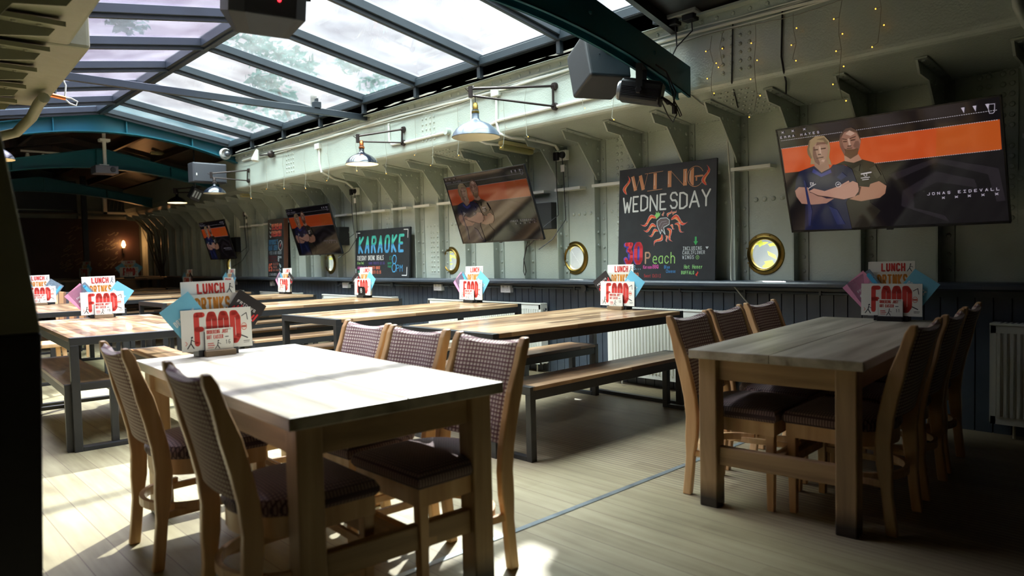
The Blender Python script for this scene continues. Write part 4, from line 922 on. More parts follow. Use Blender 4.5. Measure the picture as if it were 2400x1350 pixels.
FL = [((.412, .544), (.245, .494), .020, -1), ((.569, .523), (.735, .493), .024, 1), ((.413, .469), (.277, .443), .018, -1), ((.435, .428), (.332, .392), .016, -1), ((.478, .395), (.396, .296), .017, 1), ((.529, .446), (.59, .33), .016, 1),
      ((.605, .482), (.702, .408), .013, 1), ((.559, .471), (.608, .438), .010, 1), ((.515, .385), (.537, .327), .009, 1), ((.487, .555), (.484, .597), .008, 1), ((.532, .545), (.572, .608), .011, 1), ((.583, .56), (.62, .60), .009, 1),
      ((.083, .774), (.094, .944), .021, 1), ((.903, .786), (.902, .955), .021, 1)]
part('flame_outlines', (214, 216, 214), lambda m, f: [m.flat(flame(U(*p), U(*q), w+.005, s), f) for p, q, w, s in FL])
part('flames', (222, 78, 56), lambda m, f: [m.flat(flame(U(*p), U(*q), w, s), f) for p, q, w, s in FL], 1)
part('flame_hearts', (232, 150, 92), lambda m, f: [m.flat(flame(U(p[0]+(q[0]-p[0])*.1, p[1]+(q[1]-p[1])*.1), U(p[0]+(q[0]-p[0])*.75, p[1]+(q[1]-p[1])*.75), w*.5, s), f) for p, q, w, s in FL], 2)
WG = [(.423, .513), (.459, .537), (.522, .538), (.553, .515), (.549, .48), (.513, .464), (.493, .456), (.51, .394), (.472, .439), (.462, .4), (.424, .477)]
part('chicken_wing', (104, 92, 92), lambda m, f: m.flat([U(*p) for p in WG], f)); part('wing_outline', (206, 216, 218), lambda m, f: line(m, [U(*p) for p in WG+WG[:1]], .006, f), 1)
part('wing_marks', (150, 140, 150), lambda m, f: (line(m, [U(.446, .47), U(.47, .505), U(.52, .51)], .005, f), line(m, [U(.47, .45), U(.49, .485), U(.53, .49)], .004, f)), 1)
CR = [(.412, .531), (.396, .567), (.408, .575), (.41, .598), (.423, .58), (.434, .598), (.442, .578), (.456, .588), (.452, .56)]
part('crown', (142, 206, 120), lambda m, f: m.flat([U(*p) for p in CR], f))
part('price_shadow', (84, 74, 170), lambda m, f: strokes(m, '30', .064*W_, .137*H_, .2*H_, .095*W_, .047, f, gap=.12))
part('price', (200, 48, 58), lambda m, f: strokes(m, '30', .075*W_, .137*H_, .2*H_, .095*W_, .036, f, gap=.12), 1)
part('price_p', (188, 150, 122), lambda m, f: strokes(m, 'P', .30*W_, .14*H_, .108*H_, .06*W_, .014, f))
part('each', (158, 206, 116), lambda m, f: strokes(m, 'each', .384*W_, .142*H_, .10*H_, .058*W_, .009, f, gap=.06))
part('green_arrow', (62, 168, 92), lambda m, f: (line_sq(m, U(.814, .364), U(.814, .32), .017, f), m.flat([U(.793, .325), U(.835, .325), U(.814, .292)], f)))
def inc(m, f):
    strokes(m, 'INCLUDING', .69*W_, .252*H_, .032*H_, .0155*W_, .0045, f, gap=.35); strokes(m, 'CAULIFLOWER', .688*W_, .218*H_, .030*H_, .0148*W_, .0045, f, gap=.35); strokes(m, 'WINGS', .687*W_, .178*H_, .032*H_, .0175*W_, .0045, f, gap=.35)
    m.flat([U(.922, .258), (.936*W_, .275*H_), (.930*W_, .281*H_), (.922*W_, .276*H_), (.914*W_, .281*H_), (.908*W_, .275*H_)], f)
part('including_lines', (196, 204, 204), inc)
part('vegan_ring', (138, 190, 108), lambda m, f: (line(m, [U(.833+.015*math.cos(a), .192+.015*math.sin(a)) for a in [2*PI*i/14 for i in range(15)]], .005, f), strokes(m, 'V', .826*W_, .184*H_, .016*H_, .014*W_, .004, f)))
part('sauces', (150, 200, 220), lambda m, f: strokes(m, 'SAUCES...', .072*W_, .09*H_, .04*H_, .018*W_, .005, f, gap=.2))
part('bbq', (226, 126, 84), lambda m, f: strokes(m, 'BBQ', .16*W_, .03*H_, .034*H_, .021*W_, .005, f, gap=.25))
part('korean', (222, 92, 168), lambda m, f: (strokes(m, 'Korean', .283*W_, .098*H_, .032*H_, .0145*W_, .0045, f, gap=.12), strokes(m, 'BBQ', .385*W_, .1*H_, .034*H_, .018*W_, .005, f, gap=.2)))
part('sweet', (170, 58, 56), lambda m, f: strokes(m, 'Sweet Chilli', .293*W_, .022*H_, .03*H_, .0135*W_, .004, f, gap=.12))
part('blue_cheese', (72, 142, 200), lambda m, f: (strokes(m, 'Blue', .505*W_, .098*H_, .03*H_, .0135*W_, .004, f, gap=.15), strokes(m, 'Cheese', .525*W_, .062*H_, .03*H_, .0145*W_, .004, f, gap=.15)))
part('hot_honey', (150, 214, 132), lambda m, f: (strokes(m, 'Hot Honey', .705*W_, .096*H_, .036*H_, .0175*W_, .005, f, gap=.15), strokes(m, 'BUFFALO', .678*W_, .05*H_, .03*H_, .0152*W_, .005, f, gap=.22)))
part('little_flame', (214, 66, 54), lambda m, f: m.flat(flame(U(.832, .035), U(.832, .078), .012), f))
W2, H2 = 1.33, .667
t, part = board('wide chalkboard reading KARAOKE TUESDAY DRINK DEALS, on the rail', 5.36, 8.26, W2, H2, -.06, .03)
V = lambda u, v: (u*W2, v*H2)
part('karaoke_lower', (78, 158, 206), lambda m, f: strokes(m, 'KARAOKE', .06*W2, .505*H2, .365*H2, .095*W2, .038, f, gap=.31, slant=.05))
def upper(m, f):
    q = MB(); strokes(q, 'KARAOKE', .06*W2, .505*H2, .365*H2, .095*W2, .038, lambda a, b: (a, 0, b), gap=.31, slant=.05); zc = .685*H2
    for fc in q.f:
        P = [(q.v[i][0], q.v[i][2]) for i in fc]; out = []
        for (a, b), (c, d) in zip(P, P[1:]+P[:1]):
            if b >= zc: out.append((a, b))
            if (b-zc)*(d-zc) < 0: s = (zc-b)/(d-b); out.append((a+(c-a)*s, zc))
        if len(out) > 2: m.flat(out, f)
part('karaoke_upper', (72, 190, 172), upper, 1)
part('corner_marks', (224, 228, 228), lambda m, f: [line(m, [V(*p) for p in P], .011, f) for P in (((.085, .946), (.022, .948), (.02, .825)), ((.9, .953), (.97, .95), (.968, .793)), ((.018, .185), (.021, .05), (.077, .047)), ((.881, .051), (.961, .051), (.963, .21)))])
part('tuesday_line', (214, 216, 212), lambda m, f: strokes(m, 'TUESDAY DRINK DEALS', .04*W2, .362*H2, .1*H2, .0208*W2, .008, f, gap=.3))
part('from_line', (152, 200, 116), lambda m, f: strokes(m, '(from 7pm)', .04*W2, .278*H2, .058*H2, .0105*W2, .005, f, gap=.3))
part('dark_fruits', (86, 70, 140), lambda m, f: strokes(m, 'DARK FRUITS \u00a32.50', .27*W2, .272*H2, .056*H2, .0128*W2, .005, f, gap=.4))
part('carling', (200, 88, 160), lambda m, f: strokes(m, 'CARLING \u00a32.25', .05*W2, .178*H2, .055*H2, .0115*W2, .006, f, gap=.28))
part('selected_house', (222, 116, 86), lambda m, f: (strokes(m, 'SELECTED HOUSE', .257*W2, .172*H2, .066*H2, .0125*W2, .007, f, gap=.35), strokes(m, 'SPIRITS \u00a33.25', .29*W2, .082*H2, .066*H2, .0125*W2, .007, f, gap=.35)))
part('vks', (58, 158, 130), lambda m, f: strokes(m, 'VKS \u00a32.25', .057*W2, .092*H2, .056*H2, .0155*W2, .006, f, gap=.3))
part('entry', (44, 146, 108), lambda m, f: (strokes(m, '\u00a33', .655*W2, .362*H2, .075*H2, .017*W2, .005, f, gap=.35), strokes(m, 'ENTRY', .625*W2, .268*H2, .046*H2, .0125*W2, .005, f, gap=.2), strokes(m, 'FROM', .628*W2, .202*H2, .045*H2, .013*W2, .005, f, gap=.25)))
part('eight_pm', (70, 160, 212), lambda m, f: (strokes(m, '8', .70*W2, .112*H2, .345*H2, .078*W2, .012, f, slant=.03), strokes(m, 'PM', .782*W2, .122*H2, .138*H2, .046*W2, .007, f, gap=.3)))
W3, H3 = .593, .973
t, part = board('narrow chalkboard reading SCREAM FRIDAYS, partly behind the third screen', 5.305, 11.36, W3, H3, -.035, .075)
m = MB(); m.box((W3/2-.001, .001, -H3/2), (W3/2+.006, .075, H3/2)); m.build('brown_side', mat('board_side_brown', (96, 62, 46), .6), t, local=True)  # thin brown plate down one side of the board
X3 = lambda u, v: (u*W3, v*H3)
part('scream_heading', (226, 84, 76), lambda m, f: (strokes(m, 'SCREAM', .245*W3, .812*H3, .108*H3, .092*W3, .016, f, gap=.2), strokes(m, 'FRIDAYS!', .235*W3, .695*H3, .1*H3, .068*W3, .014, f, gap=.2)))
part('heading_tops', (236, 148, 118), lambda m, f: (strokes(m, 'SCREAM', .245*W3, .872*H3, .048*H3, .092*W3, .014, f, gap=.2), strokes(m, 'FRIDAYS!', .235*W3, .75*H3, .045*H3, .068*W3, .012, f, gap=.2)), 1)
part('ticks', (196, 222, 230), lambda m, f: [line(m, [X3(u-.05, v+.015), X3(u, v-.02), X3(u+.03, v)], .013, f) for u, v in ((.185, .92), (.165, .846), (.177, .776), (.18, .705), (.78, .21), (.80, .185), (.79, .13), (.78, .08))])
part('blue_lines', (64, 132, 178), lambda m, f: (strokes(m, "DRYDOCK'S", .072*W3, .562*H3, .085*H3, .052*W3, .009, f, gap=.25), strokes(m, 'BEAT CREW', .06*W3, .462*H3, .085*H3, .05*W3, .009, f, gap=.25)))
part('clock', (206, 212, 216), lambda m, f: (line(m, [X3(.80+.125*math.cos(a), .54+.083*math.sin(a)) for a in [2*PI*i/20 for i in range(21)]], .009, f), line(m, [X3(.8, .54), X3(.86, .585)], .014, f)))
part('clock_hand', (190, 48, 56), lambda m, f: line(m, [X3(.78, .525), X3(.80, .555)], .026, f))
part('pick_line', (150, 164, 172), lambda m, f: strokes(m, 'PICK A HOT MIXER', .11*W3, .39*H3, .055*H3, .036*W3, .007, f, gap=.32))
part('dark_red_lines', (104, 42, 44), lambda m, f: (strokes(m, 'FREE ENTRY', .05*W3, .322*H3, .045*H3, .042*W3, .008, f, gap=.3), strokes(m, 'BEFORE 9PM', .06*W3, .262*H3, .042*H3, .041*W3, .008, f, gap=.3)))
part('eight_pm', (196, 214, 222), lambda m, f: (strokes(m, '8', .64*W3, .268*H3, .092*H3, .07*W3, .012, f), strokes(m, 'PM', .735*W3, .315*H3, .04*H3, .05*W3, .008, f)))
part('price', (232, 116, 88), lambda m, f: strokes(m, '\u00a35', .045*W3, .097*H3, .14*H3, .1*W3, .022, f, gap=.25))
part('spirits_lines', (168, 106, 92), lambda m, f: (strokes(m, 'SELECTED', .32*W3, .205*H3, .038*H3, .034*W3, .006, f), strokes(m, 'DOUBLE', .325*W3, .154*H3, .035*H3, .034*W3, .006, f), strokes(m, 'HOUSE SPIRITS', .315*W3, .1*H3, .034*H3, .025*W3, .006, f, gap=.3)))
part('last_line', (164, 172, 178), lambda m, f: strokes(m, 'IT WAS NEVER A PHASE!', .1*W3, .02*H3, .045*H3, .029*W3, .006, f, gap=.28))

# ================================================================ LAMPS
def shade_prof(R, H): return [(.14*R, 1.10*R), (.15*R, .74*R), (.22*R, .66*R), (.42*R, .57*R), (.64*R, .46*R), (.82*R, .31*R), (.94*R, .15*R), (R, 0), (R*.985, -.004), (R*.93, .02), (R*.80, R*.28), (R*.62, R*.42), (R*.4, R*.52), (.12*R, R*.58)]
def lamp(label, base_top, base_bot, tip, R, drop, shade_mat, cap_mat, inner, bulb=None, watts=0):
    bt, bb, tp = Vector(base_top), Vector(base_bot), Vector(tp_) if False else Vector(tip)
    t = thing('barn_lamp', label, 'lamp', tuple((bt+bb)/2), 0, 'barn lamps on bracket arms')
    d = (tp-bt); d.z = 0; d.normalize()
    for p in (bt, bb): m = MB(); q = Vector(p); m.lathe([(.001, -.03), (.03, -.03), (.036, -.012), (.036, 0)], (q.x+.03, q.y, q.z), 0, 14); m.build('wall_flange', IRON, t, smooth=True)
    m = MB(); m.tube([bt, bb], .011, 8); m.build('post', IRON, t, smooth=True)
    m = MB(); m.tube([bt, tp], .0115, 8); m.build('arm', IRON, t, smooth=True)
    m = MB(); m.tube([bb, tp+Vector((0, 0, -.06))], .010, 8); m.build('brace', IRON, t, smooth=True)
    m = MB(); m.tube([tp+Vector((0, 0, .02)), tp+Vector((0, 0, -.075))], .02, 10); m.tube([tp+d*-.03+Vector((.0, .0, .02)), tp+d*.05+Vector((0, 0, .0)), tp+d*-.02+Vector((0, 0, -.05))], .006, 6); m.build('elbow', IRON, t, smooth=True)
    hk = tp-d*.04; H = R*1.10; z0 = tp.z-.06-drop-H
    m = MB(); m.tube([hk+Vector((0, 0, -.05)), Vector((hk.x, hk.y, z0+H+.02))], .0045, 6); m.build('cord', CABLE, t)
    m = MB(); m.lathe([(.001, H+.06), (.018, H+.06), (.020, H+.045), (.024, H+.04), (.024, H-.005), (.033, H-.012), (.033, H-.03)], (hk.x, hk.y, z0), 2, 16); m.build('cap', cap_mat, t, smooth=True)
    m = MB(); m.lathe(shade_prof(R, H)[:8], (hk.x, hk.y, z0), 2, 36); s = m.build('shade', shade_mat, t, smooth=True)
    m = MB(); m.lathe(shade_prof(R, H)[8:], (hk.x, hk.y, z0), 2, 36); m.lathe([(R*.985, -.004), (R*.95, .012)], (hk.x, hk.y, z0), 2, 36); m.build('shade_lining', inner, s, smooth=True)
    m = MB(); m.sphere((hk.x, hk.y, z0+H*.30), .032, 12); b = m.build('bulb', bulb or mat('bulb_off', (230, 230, 220), .2), s, smooth=True)
    if watts:
        l = bpy.data.lights.new('lamp_light', 'POINT'); l.energy = watts; l.color = (1, .72, .42); l.shadow_soft_size = .03
        o = bpy.data.objects.new('lamp_light', l); C.objects.link(o); o.parent = s; o.location = Vector((hk.x, hk.y, z0+H*.12))-world_loc(s)
GREYSH = mat('lamp_grey_enamel', (62, 74, 88), .3, .1, coat=.2); GLOSS = mat('lamp_black_gloss', (22, 28, 40), .16, .1, coat=.5); LIN = mat('lamp_lining', (222, 222, 206), .4)
WARMB = emis('bulb_warm', (255, 196, 128), 8)
lamp('large grey enamel barn lamp with brass cap on the nearest girder bracket arm', (4.72, 4.40, 2.75), (4.72, 4.40, 2.57), (4.02, 4.72, 2.685), .212, .12, GREYSH, BRASS, LIN)
lamp('glossy dark barn lamp with warm glowing inside and copper elbow, second from the camera', (4.72, 6.76, 2.71), (4.72, 6.77, 2.56), (4.32, 7.06, 2.635), .185, .05, GLOSS, COPPER, LIN, WARMB, 2.0)
lamp('small barn lamp before the black speaker at the far end of the girder', (4.72, 11.0, 2.69), (4.72, 11.02, 2.53), (4.20, 11.12, 2.62), .165, .06, GLOSS, IRON, LIN)
lamp('lit barn lamp in the dark end of the room', (5.11, 13.6, 2.70), (5.11, 13.6, 2.58), (4.45, 13.55, 2.60), .165, .0, GLOSS, IRON, LIN, emis('bulb_white', (255, 240, 214), 9), 3)
t = thing('barn_lamp', 'dark barn lamp with lit orange inside at the left edge behind the hull frame', 'lamp', (1.06, 8.0, 2.55))
m = MB(); m.tube([(.4, 8, 2.62), (1.03, 8, 2.6), (1.06, 8, 2.52)], .012, 8); m.build('arm', IRON, t, smooth=True)
m = MB(); m.lathe(shade_prof(.17, .16)[:8], (1.06, 8, 2.235), 2, 28); s = m.build('shade', GLOSS, t, smooth=True)
m = MB(); m.lathe(shade_prof(.17, .16)[8:], (1.06, 8, 2.235), 2, 28); m.build('shade_lining', LIN, s, smooth=True)
m = MB(); m.tube([(1.06, 8, 2.52), (1.06, 8, 2.39)], .022, 10); m.build('cap', COPPER, t, smooth=True)
m = MB(); m.sphere((1.06, 8, 2.28), .03); m.build('bulb', WARMB, s, smooth=True)
t = thing('copper_arm_lamp', 'tilted lamp on a bright copper arm under the left girder', 'lamp', (.95, 5.9, 2.45))
m = MB(); m.tube([(.7, 5.85, 2.49), (1.24, 6.0, 2.455)], .016, 10); m.build('arm', COPPER, t, smooth=True)
T = Matrix.Translation((1.16, 6.02, 2.60)) @ Matrix.Rotation(1.15, 4, 'X') @ Matrix.Rotation(.5, 4, 'Y')
m = MB(); m.lathe(shade_prof(.12, .13)[:8], (0, 0, -.1), 2, 24, 0, T); m.build('shade', GLOSS, t, smooth=True)
m = MB(); m.tube([(1.22, 6, 2.62), (1.25, 6, 2.55), (1.24, 6, 2.45), (1.27, 6, 2.42), (1.31, 6, 2.41), (1.32, 6, 2.44), (1.28, 6, 2.46), (1.24, 6, 2.46)], .006, 6); m.build('cable_loop', CABLEG, t, smooth=True)

# ================================================================ SPEAKERS AND STAGE LIGHTS
t = thing('ceiling_speaker', 'black many-faced speaker hanging at the top left, with a small red light', 'speaker', (1.46, 3.15, 2.75))
def ring(z, x0, x1, y0, y1, c): return [(x0+c, y0, z), (x1-c, y0, z), (x1, y0+c, z), (x1, y1-c, z), (x1-c, y1, z), (x0+c, y1, z), (x0, y1-c, z), (x0, y0+c, z)]
v = ring(2.78, 1.295, 1.635, 3.0, 3.34, .06)+ring(2.36, 1.295, 1.635, 3.0, 3.34, .06)+ring(2.27, 1.35, 1.58, 3.1, 3.27, .05)
f = [tuple(range(8)), tuple(range(23, 15, -1))]+[(r*8+i, r*8+(i+1) % 8, r*8+8+(i+1) % 8, r*8+8+i) for r in (0, 1) for i in range(8)]
T = Matrix.Translation((1.46, 3.15, 2.5)) @ Matrix.Rotation(-.22, 4, 'Z') @ Matrix.Rotation(.30, 4, 'X') @ Matrix.Translation((-1.46, -3.15, -2.5))
MB().add([T @ Vector(p) for p in v], f).build('cabinet', SPK, t, bevel=.004)
m = MB(); m.dome(T @ Vector((1.50, 3.0, 2.43)), T.to_3x3() @ Vector((0, -1, 0)), .009); m.build('indicator_light', emis('red_led', (255, 30, 40), 3), t)
m = MB(); m.box((1.64, 3.1, 2.45), (1.665, 3.16, 2.56), 0, T); m.build('side_clamp', BLACKP, t)
m = MB(); m.tube([(1.46, 3.2, 2.70), (1.46, 3.2, 2.86)], .02, 8); m.build('hanger', BLACK, t)
t = thing('hanging_speaker', 'black loudspeaker hung behind the near teal beam', 'speaker', (4.05, 3.38, 2.85))
T = Matrix.Translation((4.16, 3.40, 2.635)) @ Matrix.Rotation(-.45, 4, 'Z') @ Matrix.Rotation(-.28, 4, 'X') @ Matrix.Scale(1.15, 4)
m = MB(); m.prism([(-.15, -.17), (.13, -.17), (.15, .13), (-.11, .17), (-.16, .12)], .30, lambda a, b, c: T @ Vector((a, c-.15, b))); m.build('cabinet', SPK, t, bevel=.02, seg=3)
m = MB(); m.lathe([(.068, -.152), (.072, -.154), (.076, -.152)], (0.03, 0, .04), 1, 28, 0, T); m.build('mount_ring', BLACKP, t)
m = MB()
for x, z in ((.03, .09), (-.01, .01), (.07, .01), (-.07, -.02)): m.dome(T @ Vector((x, -.151, z)), T.to_3x3() @ Vector((0, -1, 0)), .006, n=6)
m.build('screws', BLACKP, t)
m = MB(); m.tube([(4.05, 3.3, 2.72), (4.1, 3.12, 2.78)], .015, 8); m.build('hanger', BLACK, t)
t = thing('stage_light', 'black finned stage light on a yoke under the near teal beam, with dangling cables', 'stage light', (4.04, 3.03, 2.55))
T = Matrix.Translation((4.13, 2.98, 2.345)) @ Matrix.Rotation(-1.12, 4, 'Z') @ Matrix.Rotation(.22, 4, 'Y')
m = MB(); m.prism([(-.05, -.075), (.05, -.075), (.075, -.03), (.075, .055), (.055, .075), (-.055, .075), (-.075, .055), (-.075, -.03)], .28, lambda a, b, c: T @ Vector((c-.16, a, b))); m.build('housing', BLACK, t, bevel=.004)
m = MB()
for i in range(8): m.box((-.15, -.082, -.028+.011*i-.03), (.11, -.072, -.023+.011*i-.03), 0, T)
for i in range(6): m.box((-.15, -.06+.022*i, .073), (.11, -.054+.022*i, .082), 0, T)
m.build('cooling_fins', BLACKP, t)
m = MB(); m.lathe([(.001, -.185), (.066, -.185), (.07, -.175), (.07, -.14)], (0, 0, 0), 0, 20, 0, T); m.build('lens', mat('lens_glass', (120, 124, 128), .08, coat=1), t, smooth=True)
m = MB()
ya_ = []
for sg in (-1, 1):
    p = T @ Vector((-.02, .088*sg, 0)); q = Vector((p.x, p.y, 2.53)); ya_.append(q); m.bar(p, q, .045, .006, T.to_3x3() @ Vector((0, 1, 0)))
m.bar(ya_[0], ya_[1], .045, .006); c_ = (ya_[0]+ya_[1])/2; m.bar(c_, (c_.x, c_.y, 2.62), .03, .03, (0, 1, 0)); m.build('yoke', BLACK, t)
m = MB(); m.lathe([(.001, -.118), (.022, -.118), (.028, -.105), (.022, -.09)], (-.02, 0, 0), 1, 6, 0, T); m.build('knob', BLACKP, t)
m = MB(); m.box((.118, -.06, -.07), (.126, .06, .07), 0, T); m.build('rear_plate', BLACKP, t)
E = T @ Vector((.13, -.02, -.02)); ex = E
m = MB()
m.tube([E, E+Vector((.05, -.01, -.04)), E+Vector((.11, -.02, -.03)), E+Vector((.14, -.02, .05)), E+Vector((.10, .03, .20)), E+Vector((.02, .06, .24))], .006, 6)
m.tube([E+Vector((0, 0, -.03)), E+Vector((.04, -.02, -.12)), E+Vector((.10, -.02, -.16)), E+Vector((.15, -.02, -.10)), E+Vector((.14, 0, .02)), E+Vector((.1, .03, .2))], .0045, 6)
m.tube([E+Vector((.11, -.02, 0)), E+Vector((.18, -.02, -.06)), E+Vector((.21, -.02, -.10)), E+Vector((.19, -.02, -.11)), E+Vector((.14, -.02, -.04))], .0045, 6)
m.tube([E, E+Vector((.06, -.01, -.02)), E+Vector((.11, -.02, -.045))], .011, 6); m.box(tuple(E+Vector((.105, -.03, -.10))), tuple(E+Vector((.14, -.01, -.045))))
m.build('cables', CABLE, t, smooth=True)
t = thing('square_speaker', 'flat square black speaker mounted at the far end of the skylight above a small lamp', 'speaker', (4.25, 11.3, 2.68))
m = MB(); m.box((3.985, 11.28, 2.5), (4.505, 11.5, 2.8)); m.build('cabinet', mat('speaker_grey', (62, 64, 70), .5), t, bevel=.012)
m = MB(); m.box((4.0, 11.272, 2.515), (4.49, 11.281, 2.785)); m.build('grille', mat('speaker_grille', (54, 56, 62), .6), t, bevel=.004)
m = MB(); m.box((4.03, 11.268, 2.6), (4.045, 11.273, 2.635)); m.build('badge', LEDGE, t)
t = thing('stage_light', 'dark stage light beyond the square speaker near the far lit lamp', 'stage light', (4.3, 12.1, 2.4))
m = MB(); T = Matrix.Translation((4.3, 12.1, 2.39)) @ Matrix.Rotation(.4, 4, 'Y') @ Matrix.Rotation(.3, 4, 'X'); m.box((-.08, -.1, -.1), (.08, .1, .1), 0, T); m.build('housing', BLACKP, t, bevel=.01)
m = MB()
for i in range(3): m.box((-.06+.045*i, -.104, -.05), (-.035+.045*i, -.099, .06), 0, T)
m.build('lens', mat('lens_grey', (150, 156, 156), .2), t); m = MB(); m.tube([(4.3, 12.1, 2.48), (4.3, 12.1, 3.31)], .012, 6); m.build('yoke', BLACK, t)
t = thing('projector', 'pale projector hanging on a white pole from the dark ceiling', 'projector', (3.05, 12.35, 3.40))
m = MB(); m.tube([(3.05, 12.35, 3.50), (3.05, 12.35, 2.80)], .026, 10); m.box((2.98, 12.28, 3.16), (3.12, 12.42, 3.20)); m.build('pole', WHITEP, t)
m = MB(); m.box((2.88, 12.2, 2.66), (3.20, 12.5, 2.78)); m.build('body', mat('projector_grey', (86, 88, 100), .45), t, bevel=.01)
m = MB(); m.lathe([(.001, -.012), (.035, -.012), (.04, 0)], (3.12, 12.2, 2.72), 1, 16); m.build('lens', BLACKP, t); m = MB(); m.box((2.95, 12.25, 2.778), (3.08, 12.4, 2.80)); m.build('mount', LEDGE, t)

# ================================================================ FITTINGS ON THE GIRDER AND WALL
t = thing('security_camera', 'white dome security camera at the end of the far skylight beam', 'security camera', (4.55, 11.42, 2.985))
m = MB(); m.lathe([(.001, .02), (.09, .02), (.09, -.01), (.075, -.035)], (4.55, 11.42, 2.985), 1, 24); m.build('housing', WHITEP, t, smooth=True); m = MB(); m.sphere((4.565, 11.38, 2.98), .048, 16); m.build('dome', mat('dome_dark', (70, 74, 80), .1, coat=1), t, smooth=True)
t = thing('spot_lamp', 'small white cone spotlight on a box high on the far girder', 'spotlight', (4.72, 10.15, 2.83))
T = Matrix.Translation((4.62, 10.45, 2.82)) @ Matrix.Rotation(.25, 4, 'Y'); m = MB(); m.lathe([(.001, .12), (.022, .12), (.055, -.02), (.058, -.05), (.05, -.06), (.001, -.052)], (0, 0, 0), 2, 20, 0, T); m.build('head', LEDGE, t, smooth=True)
m = MB(); m.sphere((4.70, 10.1, 2.83), .055, 12); m.tube([(4.66, 10.4, 2.85), (4.70, 10.15, 2.83)], .012, 6); m.build('mount', IRON, t, smooth=True)
t = thing('emergency_light', 'yellowed bulkhead light fixed under the girder above the second screen', 'light', (5.05, 5.28, 2.385))
T = Matrix.Translation((5.08, 5.26, 2.34)) @ Matrix.Rotation(-.25, 4, 'Z') @ Matrix.Rotation(.11, 4, 'Y'); m = MB(); m.box((-.19, -.05, .005), (.19, .05, .045), 0, T); m.build('base', CREAM, t, bevel=.006)
m = MB(); m.box((-.185, -.048, -.045), (.185, .048, .006), 0, T); m.build('diffuser', mat('old_diffuser', (170, 164, 104), .35), t, bevel=.018, seg=3)
t = thing('emergency_light', 'yellowed bulkhead light under the far dark part of the girder', 'light', (5.2, 12.0, 2.43)); m = MB(); m.box((5.0, 11.94, 2.36), (5.34, 12.05, 2.42)); m.build('diffuser', CREAM, t, bevel=.015)
t = thing('conduit_pipe', 'pale pipe running down the girder to the plug sockets', 'pipe', (4.735, 5.15, 2.84))
m = MB(); m.tube([(4.738, 5.17, 2.84), (4.738, 5.18, 2.55), (4.75, 5.16, 2.44), (4.83, 5.08, 2.395), (5.0, 4.99, 2.38), (5.2, 4.95, 2.36), (5.32, 4.945, 2.345), (5.36, 4.94, 2.30)], .014, 8); m.build('pipe', LEDGE, t, smooth=True)
m = MB(); m.box((4.71, 5.12, 2.80), (4.752, 5.23, 2.88)); m.build('junction_box', LEDGE, t, bevel=.004)
t = thing('conduit_pipe', 'pale pipe from the girder to the yellowed bulkhead light', 'pipe', (4.735, 5.5, 2.84))
m = MB(); m.tube([(4.738, 5.55, 2.86), (4.738, 5.56, 2.55), (4.76, 5.54, 2.44), (4.84, 5.46, 2.39), (4.96, 5.36, 2.37)], .013, 8); m.build('pipe', LEDGE, t, smooth=True)
t = thing('conduit_pipe', 'long pale pipe sloping along the girder beside the large grey lamp', 'pipe', (4.735, 4.4, 2.56))
m = MB(); m.tube([(4.738, 3.55, 2.575), (4.738, 5.15, 2.56), (4.738, 5.27, 2.54), (4.745, 5.32, 2.48)], .0145, 8); m.build('pipe', LEDGE, t, smooth=True)
t = thing('conduit_pipe', 'pale pipe ending in a round box beside the glossy dark lamp', 'pipe', (4.735, 6.3, 2.6)); m = MB(); m.tube([(4.738, 6.0, 2.565), (4.738, 6.7, 2.56), (4.738, 7.0, 2.57), (4.738, 7.05, 2.62), (4.738, 7.05, 2.82)], .014, 8); m.build('pipe', LEDGE, t, smooth=True)
m = MB(); m.lathe([(.001, -.035), (.036, -.035), (.038, -.02), (.038, .01)], (4.74, 5.95, 2.57), 0, 18); m.build('round_box', HULL, t, smooth=True)
t = thing('conduit_pipe', 'pale pipe dropping from the girder to the far plug sockets', 'pipe', (4.735, 8.72, 2.76))
m = MB(); m.tube([(4.738, 8.72, 2.8), (4.738, 8.72, 2.55), (4.75, 8.7, 2.43), (4.85, 8.72, 2.395), (5.05, 8.9, 2.37), (5.25, 8.94, 2.345), (5.36, 8.94, 2.27)], .015, 8); m.box((4.71, 8.68, 2.74), (4.752, 8.80, 2.81)); m.build('pipe', LEDGE, t, smooth=True)
def plugs(label, x, y, z, white=False):
    t = thing('plug_sockets', label, 'socket', (x, y, z)); m = MB(); m.box((x-.02, y-.085, z-.05), (x+.03, y+.075, z+.05)); m.build('box', LEDGE, t, bevel=.004)
    m = MB(); m.box((x-.055, y-.0, z-.05), (x-.02, y+.06, z+.035)); m.build('power_adapter', BLACKP, t, bevel=.006); m = MB(); m.lathe([(.001, -.05), (.03, -.045), (.036, -.02), (.036, 0)], (x-.005, y-.045, z), 0, 14); m.build('plug', BLACKP if not white else WHITEP, t, smooth=True)
    m = MB(); m.tube([(x-.04, y+.03, z-.05), (x-.03, y+.04, z-.3), (x-.0, y+.05, z-.6), (x-.12, y+.15, z-.72)], .0045, 6); m.build('cable', CABLE, t, smooth=True)
    m = MB(); m.tube([(x-.03, y-.045, z-.03), (x-.02, y-.05, z-.2), (x-.01, y-.06, z-.65), (x-.1, y+.05, z-.85), (x-.25, y+.1, z-.95)], .0045, 6); m.build('cable', CABLE, t, smooth=True)
    m = MB(); m.box((x-.035, y-.075, z-.17), (x-.03, y-.025, z-.10)); m.build('cable_tag', PAPER, t)
plugs('socket box with black plugs and hanging cables right above the second screen', 5.385, 4.93, 2.245)
plugs('socket box with two black plugs above the third screen', 5.385, 8.93, 2.215)
plugs('socket with one white plug above the farthest screen', 5.36, 12.6, 2.12, True)
t = thing('twin_socket_box', 'grey socket box with two plugs at the ceiling edge above the near teal beam', 'socket', (4.70, 3.02, 2.99))
